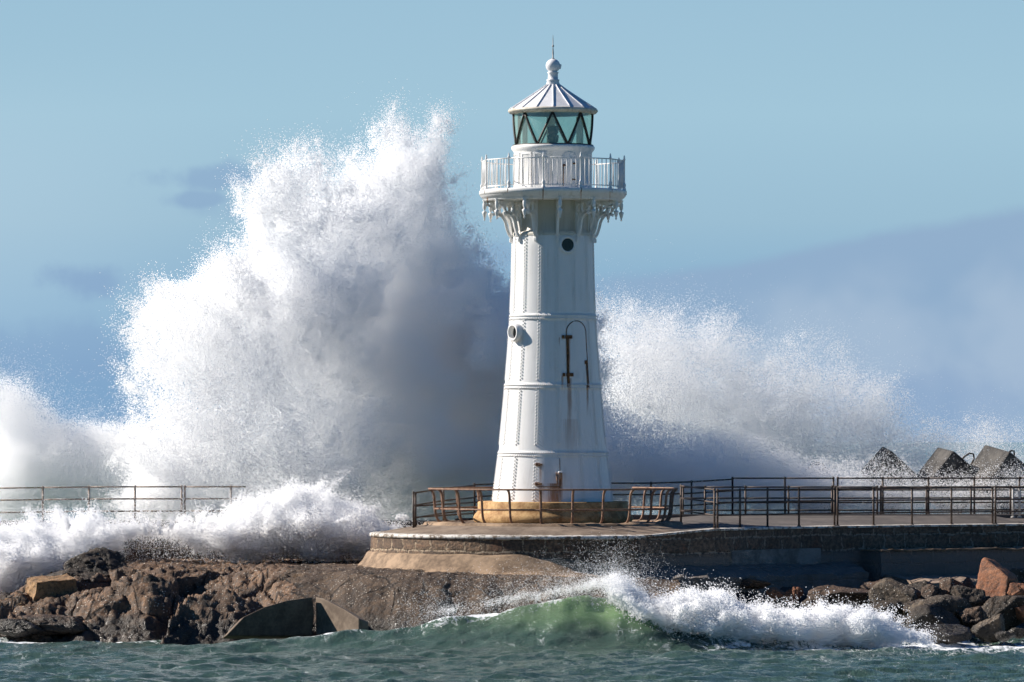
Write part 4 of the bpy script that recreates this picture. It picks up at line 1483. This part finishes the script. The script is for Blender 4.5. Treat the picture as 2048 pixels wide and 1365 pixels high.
def spray(name, label, poly, yc, T, N, r=(0.010, 0.016), smax=2.6, soft=0.5, tail=(0.02, 0.35), amp=(0.9, 0.5), scale=(0.35, 1.6), contrast=0.6,
          origin=None, streak=0.0, seed=1, mat=None, gains=(), zmin=-0.3, fine=0.0, kids=3, kj=0.05, curve=None, blobs=(), jets=None, kind='stuff', cat='spray', yslope=0.0):
    rr = np.random.default_rng(seed)
    D = yc - CY
    s = D / FOC
    margin = max(tail[1] * 4 / s, 30)
    pa = np.array(poly, float)
    x0, y0 = pa.min(0) - margin
    x1, y1 = pa.max(0) + margin
    xs, ys, sd_ = poly_sdf(poly, x0, x1, y0, y1, 5.0)
    out, rad, got, edge_ = [], [], 0, []
    tries = 0
    while got * kids < N and tries < 80:
        tries += 1
        n = 700000
        px = rr.uniform(x0, x1, n).astype(np.float32)
        py = rr.uniform(y0, y1, n).astype(np.float32)
        yy = rr.uniform(-1.25, 1.25, n).astype(np.float32)
        fx = np.clip((px - xs[0]) / 5.0, 0, len(xs) - 1.01)
        fy_ = np.clip((py - ys[0]) / 5.0, 0, len(ys) - 1.01)
        ix, iy = fx.astype(int), fy_.astype(int)
        tx, ty = fx - ix, fy_ - iy
        sd2 = (sd_[iy, ix] * (1 - tx) + sd_[iy, ix + 1] * tx) * (1 - ty) + (sd_[iy + 1, ix] * (1 - tx) + sd_[iy + 1, ix + 1] * tx) * ty
        sm = sd2 * s
        f = np.minimum(sm, smax) / smax - yy * yy
        keep = f > -(amp[0] + amp[1]) * 0.55 - tail[1] * 3 / smax
        px, py, yy, f = px[keep], py[keep], yy[keep], f[keep]
        W = np.stack([(px - 1024) * s, yy * T, -py * s], 1)
        if origin is not None and streak > 0:
            ox, oy = origin
            th = np.arctan2(px - ox, oy - py)
            rh = np.hypot(px - ox, py - oy) * s
            W2 = np.stack([th * 7.0, W[:, 1] * 0.8, rh * 0.28], 1)
        a = fbm(W * scale[0] + seed * 11.1, 3) - 0.5
        b = fbm(W * scale[1] + seed * 5.3, 5, 0.58) - 0.5
        if origin is not None and streak > 0:
            b = b * (1 - streak) + streak * (fbm(W2 * 1.6 + seed * 3.1, 4, 0.55) - 0.5)
        for (bx, by, bd, br, bk) in blobs:
            q = ((px - bx) * s) ** 2 + ((py - by) * s) ** 2 + (W[:, 1] - bd) ** 2
            f = f + bk * np.exp(-q / (br * br))
        g = f + 2 * amp[0] * a + 2 * amp[1] * b
        den = np.clip(g / soft, 0, 1)
        c = fbm(W * scale[1] * 1.7 + 31 + seed, 4, 0.6)
        den = den * np.clip(1 - contrast + contrast * 2 * np.clip((c - 0.34) / 0.32, 0, 1), 0.02, 2)
        if fine > 0:
            c2 = fbm(W * 9.0 + 7 + seed, 3, 0.6)
            den = den * np.clip(1 - fine + 2 * fine * np.clip((c2 - 0.36) / 0.28, 0, 1), 0.02, 2)
        den = den + tail[0] * np.exp(np.clip(g * smax / tail[1], -20, 0)) * (0.4 + 1.2 * c)
        for (gx, gy, gr, gk) in gains:
            q = np.exp(-((px - gx) ** 2 + (py - gy) ** 2) / (gr * gr))
            den = den * (1 + (gk - 1) * q)
        ok = rr.random(len(den)) < den * 0.6
        px, py, yy = px[ok], py[ok], yy[ok]
        g = g[ok]
        Y = yc + yy * T + (np.interp(px, curve[0], curve[1]) if curve else 0)
        out.append(np.stack([CX + (px - 1024) * s, Y, CZ + (HOR - py) * s], 1))
        q = rr.uniform(r[0], r[1], len(px))
        big = rr.random(len(px)) < 0.02
        rad.append(np.where(g < 0.05, 0.68, 1.0) * np.where(big, q * 1.5, q))
        got += len(px)
        edge_.append((g > -0.1) & (g < soft * 0.6))
    P_ = np.repeat(np.concatenate(out), kids, 0)
    P_ = P_ + rr.normal(0, 1, P_.shape) * kj * rr.exponential(1.0, len(P_))[:, None]
    q = np.repeat(np.concatenate(rad), kids)
    if jets:
        # ropes of water thrown outwards from the burst: droplets strung along short ballistic arcs
        nj, per, l0, l1 = jets[:4]
        wk = jets[4] if len(jets) > 4 else 1.0
        base = np.concatenate(out)
        ed = np.concatenate(edge_)
        base = base[ed]
        st = base[rr.integers(0, len(base), nj)]
        oc_ = np.array([CX + (origin[0] - 1024) * s, yc - 1.0, CZ + (HOR - origin[1]) * s])
        dr = st - oc_
        dr /= np.linalg.norm(dr, axis=1)[:, None]
        dr += rr.normal(0, 0.28, dr.shape)
        ln = rr.uniform(l0, l1, nj) * (0.4 + rr.random(nj))
        tt = rr.random((nj, per)) ** 1.4
        wob = wk * (0.02 + 0.09 * tt ** 1.3)
        pj = st[:, None, :] + dr[:, None, :] * (tt * ln[:, None])[..., None] + rr.normal(0, 1, (nj, per, 3)) * wob[..., None]
        pj[..., 2] -= 0.22 * (tt * ln[:, None]) ** 2
        P_ = np.concatenate([P_[:N], pj.reshape(-1, 3)])
        q = np.concatenate([q[:N], rr.uniform(r[0], r[1] * 1.15, nj * per)])
        N += nj * per
    k = P_[:, 2] > zmin
    P_, q = P_[k][:N], q[k][:N]
    return droplets(name, label, P_, q, mat, kind, cat)


PTS_TREE = None


def droplets(name, label, P_, q, mat=None, kind='stuff', cat='spray'):
    global PTS_TREE
    me = bpy.data.meshes.new(name)
    me.vertices.add(len(P_))
    me.vertices.foreach_set('co', np.asarray(P_, np.float32).ravel())
    at_ = me.attributes.new('size', 'FLOAT', 'POINT')
    at_.data.foreach_set('value', np.asarray(q, np.float32))
    me.materials.append(mat or M_spray)
    o = bpy.data.objects.new(name, me)
    C.objects.link(o)
    if PTS_TREE is None:
        t = bpy.data.node_groups.new('droplets', 'GeometryNodeTree')
        t.interface.new_socket('Geometry', in_out='INPUT', socket_type='NodeSocketGeometry')
        t.interface.new_socket('Geometry', in_out='OUTPUT', socket_type='NodeSocketGeometry')
        a = t.nodes.new('NodeGroupInput')
        z = t.nodes.new('NodeGroupOutput')
        na = t.nodes.new('GeometryNodeInputNamedAttribute')
        na.data_type = 'FLOAT'
        na.inputs['Name'].default_value = 'size'
        m2p = t.nodes.new('GeometryNodeMeshToPoints')
        sm = t.nodes.new('GeometryNodeSetMaterial')
        sm.inputs['Material'].default_value = M_spray
        t.links.new(a.outputs[0], m2p.inputs['Mesh'])
        t.links.new(na.outputs['Attribute'], m2p.inputs['Radius'])
        t.links.new(m2p.outputs[0], sm.inputs[0])
        t.links.new(sm.outputs[0], z.inputs[0])
        PTS_TREE = t
    md = o.modifiers.new('points', 'NODES')
    md.node_group = PTS_TREE
    return tag(o, label, cat, None, kind)


Q = int

MAIN = [(250, 1060), (245, 960), (305, 850), (305, 775), (285, 735), (280, 665), (302, 620), (330, 575), (400, 530), (462, 475), (522, 425), (562, 375), (618, 338), (690, 318), (744, 296),
        (776, 196), (806, 275), (836, 295), (868, 258), (884, 340), (905, 430), (930, 480), (985, 530), (1040, 575), (1150, 600), (1190, 700), (1190, 1000), (1000, 1060), (820, 1075)]
spray('wave_plume', 'towering white plume of a wave exploding behind the lighthouse', MAIN, 13.5, 3.2, Q(3300000), (0.0075, 0.012), smax=2.0, soft=0.32, tail=(0.02, 0.20),
      amp=(0.75, 0.72), scale=(0.42, 1.05), contrast=0.7, origin=(640, 1120), streak=0.4, seed=3, fine=0.3, curve=([200, 500, 770, 860, 1050, 1190], [-3.6, -1.4, 3.4, 3.6, 3.8, 4.0]), jets=(1500, 170, 0.25, 0.9, 2.2), gains=((360, 740, 230, 0.34), (620, 400, 160, 0.6), (560, 880, 200, 0.40)),
      blobs=((845, 575, -2.6, 0.9, -1.3), (915, 690, -2.4, 1.1, -1.3), (960, 820, -2.2, 1.2, -1.2), (760, 640, -2.6, 0.6, -0.9), (560, 545, -2.4, 0.55, -0.8), (650, 790, -2.8, 0.6, -0.7),
             (810, 735, -3.6, 0.8, 2.0), (755, 855, -3.7, 0.8, 1.9), (690, 600, -3.0, 0.9, 1.3), (430, 820, -2.0, 1.2, 0.8), (905, 770, -3.4, 0.5, 1.3), (872, 610, -3.8, 0.6, 2.0), (950, 575, -3.4, 0.5, 1.5), (965, 715, -3.7, 0.45, 1.7), (880, 850, -3.8, 0.4, 1.6), (650, 960, -3.2, 1.0, 1.4), (860, 930, -3.2, 0.6, 1.2), (560, 400, -1.0, 1.0, 0.8)))
RIGHT = [(1100, 1050), (1120, 700), (1185, 610), (1250, 580), (1350, 582), (1400, 620), (1470, 650), (1560, 690), (1640, 690), (1700, 740), (1780, 765), (1830, 830), (1900, 870), (2000, 865), (2120, 850), (2120, 1050)]
spray('drifting_spray', 'soft sheet of sunlit spray drifting behind the pier railings', RIGHT, 22.0, 4.0, Q(900000), (0.005, 0.0088), smax=2.6, soft=1.2, tail=(0.03, 0.4),
      amp=(0.5, 0.65), scale=(0.30, 0.8), contrast=0.8, origin=(1050, 1350), streak=0.6, jets=(500, 150, 0.3, 1.0, 2.6), seed=5, fine=0.25)
LOWR = [(960, 1060), (1000, 900), (1080, 800), (1200, 780), (1330, 830), (1500, 880), (1700, 900), (1900, 915), (2090, 920), (2090, 1060)]
spray('shadowed_spray', 'blue shadowed spray low behind the tower and railings', LOWR, 10.6, 1.6, Q(520000), (0.006, 0.010), smax=1.6, soft=1.2, tail=(0.02, 0.4),
      amp=(0.4, 0.4), scale=(0.4, 1.0), contrast=0.4, seed=6, fine=0.2, gains=((1780, 930, 90, 0.45), (1900, 925, 70, 0.45), (2000, 925, 70, 0.4), (1880, 1000, 200, 1.3)))
LEFTM = [(-60, 1060), (-60, 770), (50, 775), (120, 815), (200, 830), (270, 840), (340, 900), (340, 1060)]
spray('sea_mist', 'thin mist of spray at the left edge above the sea wall railing', LEFTM, 18.0, 2.6, Q(650000), (0.006, 0.0095), smax=1.6, soft=1.0, tail=(0.05, 0.40),
      amp=(0.4, 0.5), scale=(0.4, 1.0), contrast=0.5, seed=7, fine=0.25)
FOAML = [(-60, 1220), (-60, 1052), (60, 1050), (180, 1040), (260, 1050), (340, 1055), (420, 1048), (490, 1015), (540, 990), (620, 985), (700, 1000), (800, 1060), (770, 1100), (700, 1112), (600, 1110), (500, 1110), (430, 1100),
         (330, 1085), (280, 1080), (230, 1110), (170, 1150), (60, 1190), (20, 1225)]
spray('surf', 'white surf bursting over the sea wall and pouring behind the left rocks', FOAML, 3.6, 1.9, Q(900000), (0.007, 0.014), smax=0.9, soft=0.35, tail=(0.06, 0.28),
      amp=(0.30, 0.80), scale=(0.7, 1.9), contrast=0.9, origin=(330, 1300), jets=(260, 350, 0.2, 0.7), seed=8, fine=0.5, cat='surf', kids=2)
FOAMW = [(1216, 1172), (1250, 1172), (1300, 1200), (1350, 1190), (1378, 1178), (1410, 1190), (1445, 1184), (1480, 1206), (1540, 1216), (1600, 1216), (1680, 1214), (1740, 1226), (1800, 1250), (1860, 1272), (1850, 1286),
         (1700, 1292), (1560, 1290), (1400, 1282), (1300, 1262), (1256, 1240), (1226, 1200)]
spray('breaker_foam', 'tumbling white foam of the small breaking wave before the boulders', FOAMW, -12.6, 1.1, Q(300000), (0.007, 0.015), smax=0.35, soft=0.22, tail=(0.05, 0.13),
      amp=(0.5, 1.0), scale=(1.1, 2.6), contrast=0.9, origin=(1500, 1400), jets=(220, 90, 0.1, 0.4), seed=9, fine=0.5, zmin=-0.2, cat='foam', kids=2, kj=0.02)
CREST = [(850, 1224), (1000, 1194), (1120, 1172), (1170, 1156), (1200, 1146), (1226, 1136), (1266, 1156), (1318, 1204), (1250, 1206), (1215, 1186), (1130, 1190), (1000, 1210), (850, 1234)]
spray('crest_spray', 'fine spray blown off the crest of the green wave', CREST, -12.3, 0.7, Q(52000), (0.004, 0.0085), smax=0.4, soft=0.8, tail=(0.10, 0.30),
      amp=(0.3, 0.6), scale=(1.2, 3.0), contrast=0.7, seed=10, fine=0.4, kids=2, kj=0.02, gains=((1235, 1160, 45, 1.5), (930, 1190, 110, 0.35)))
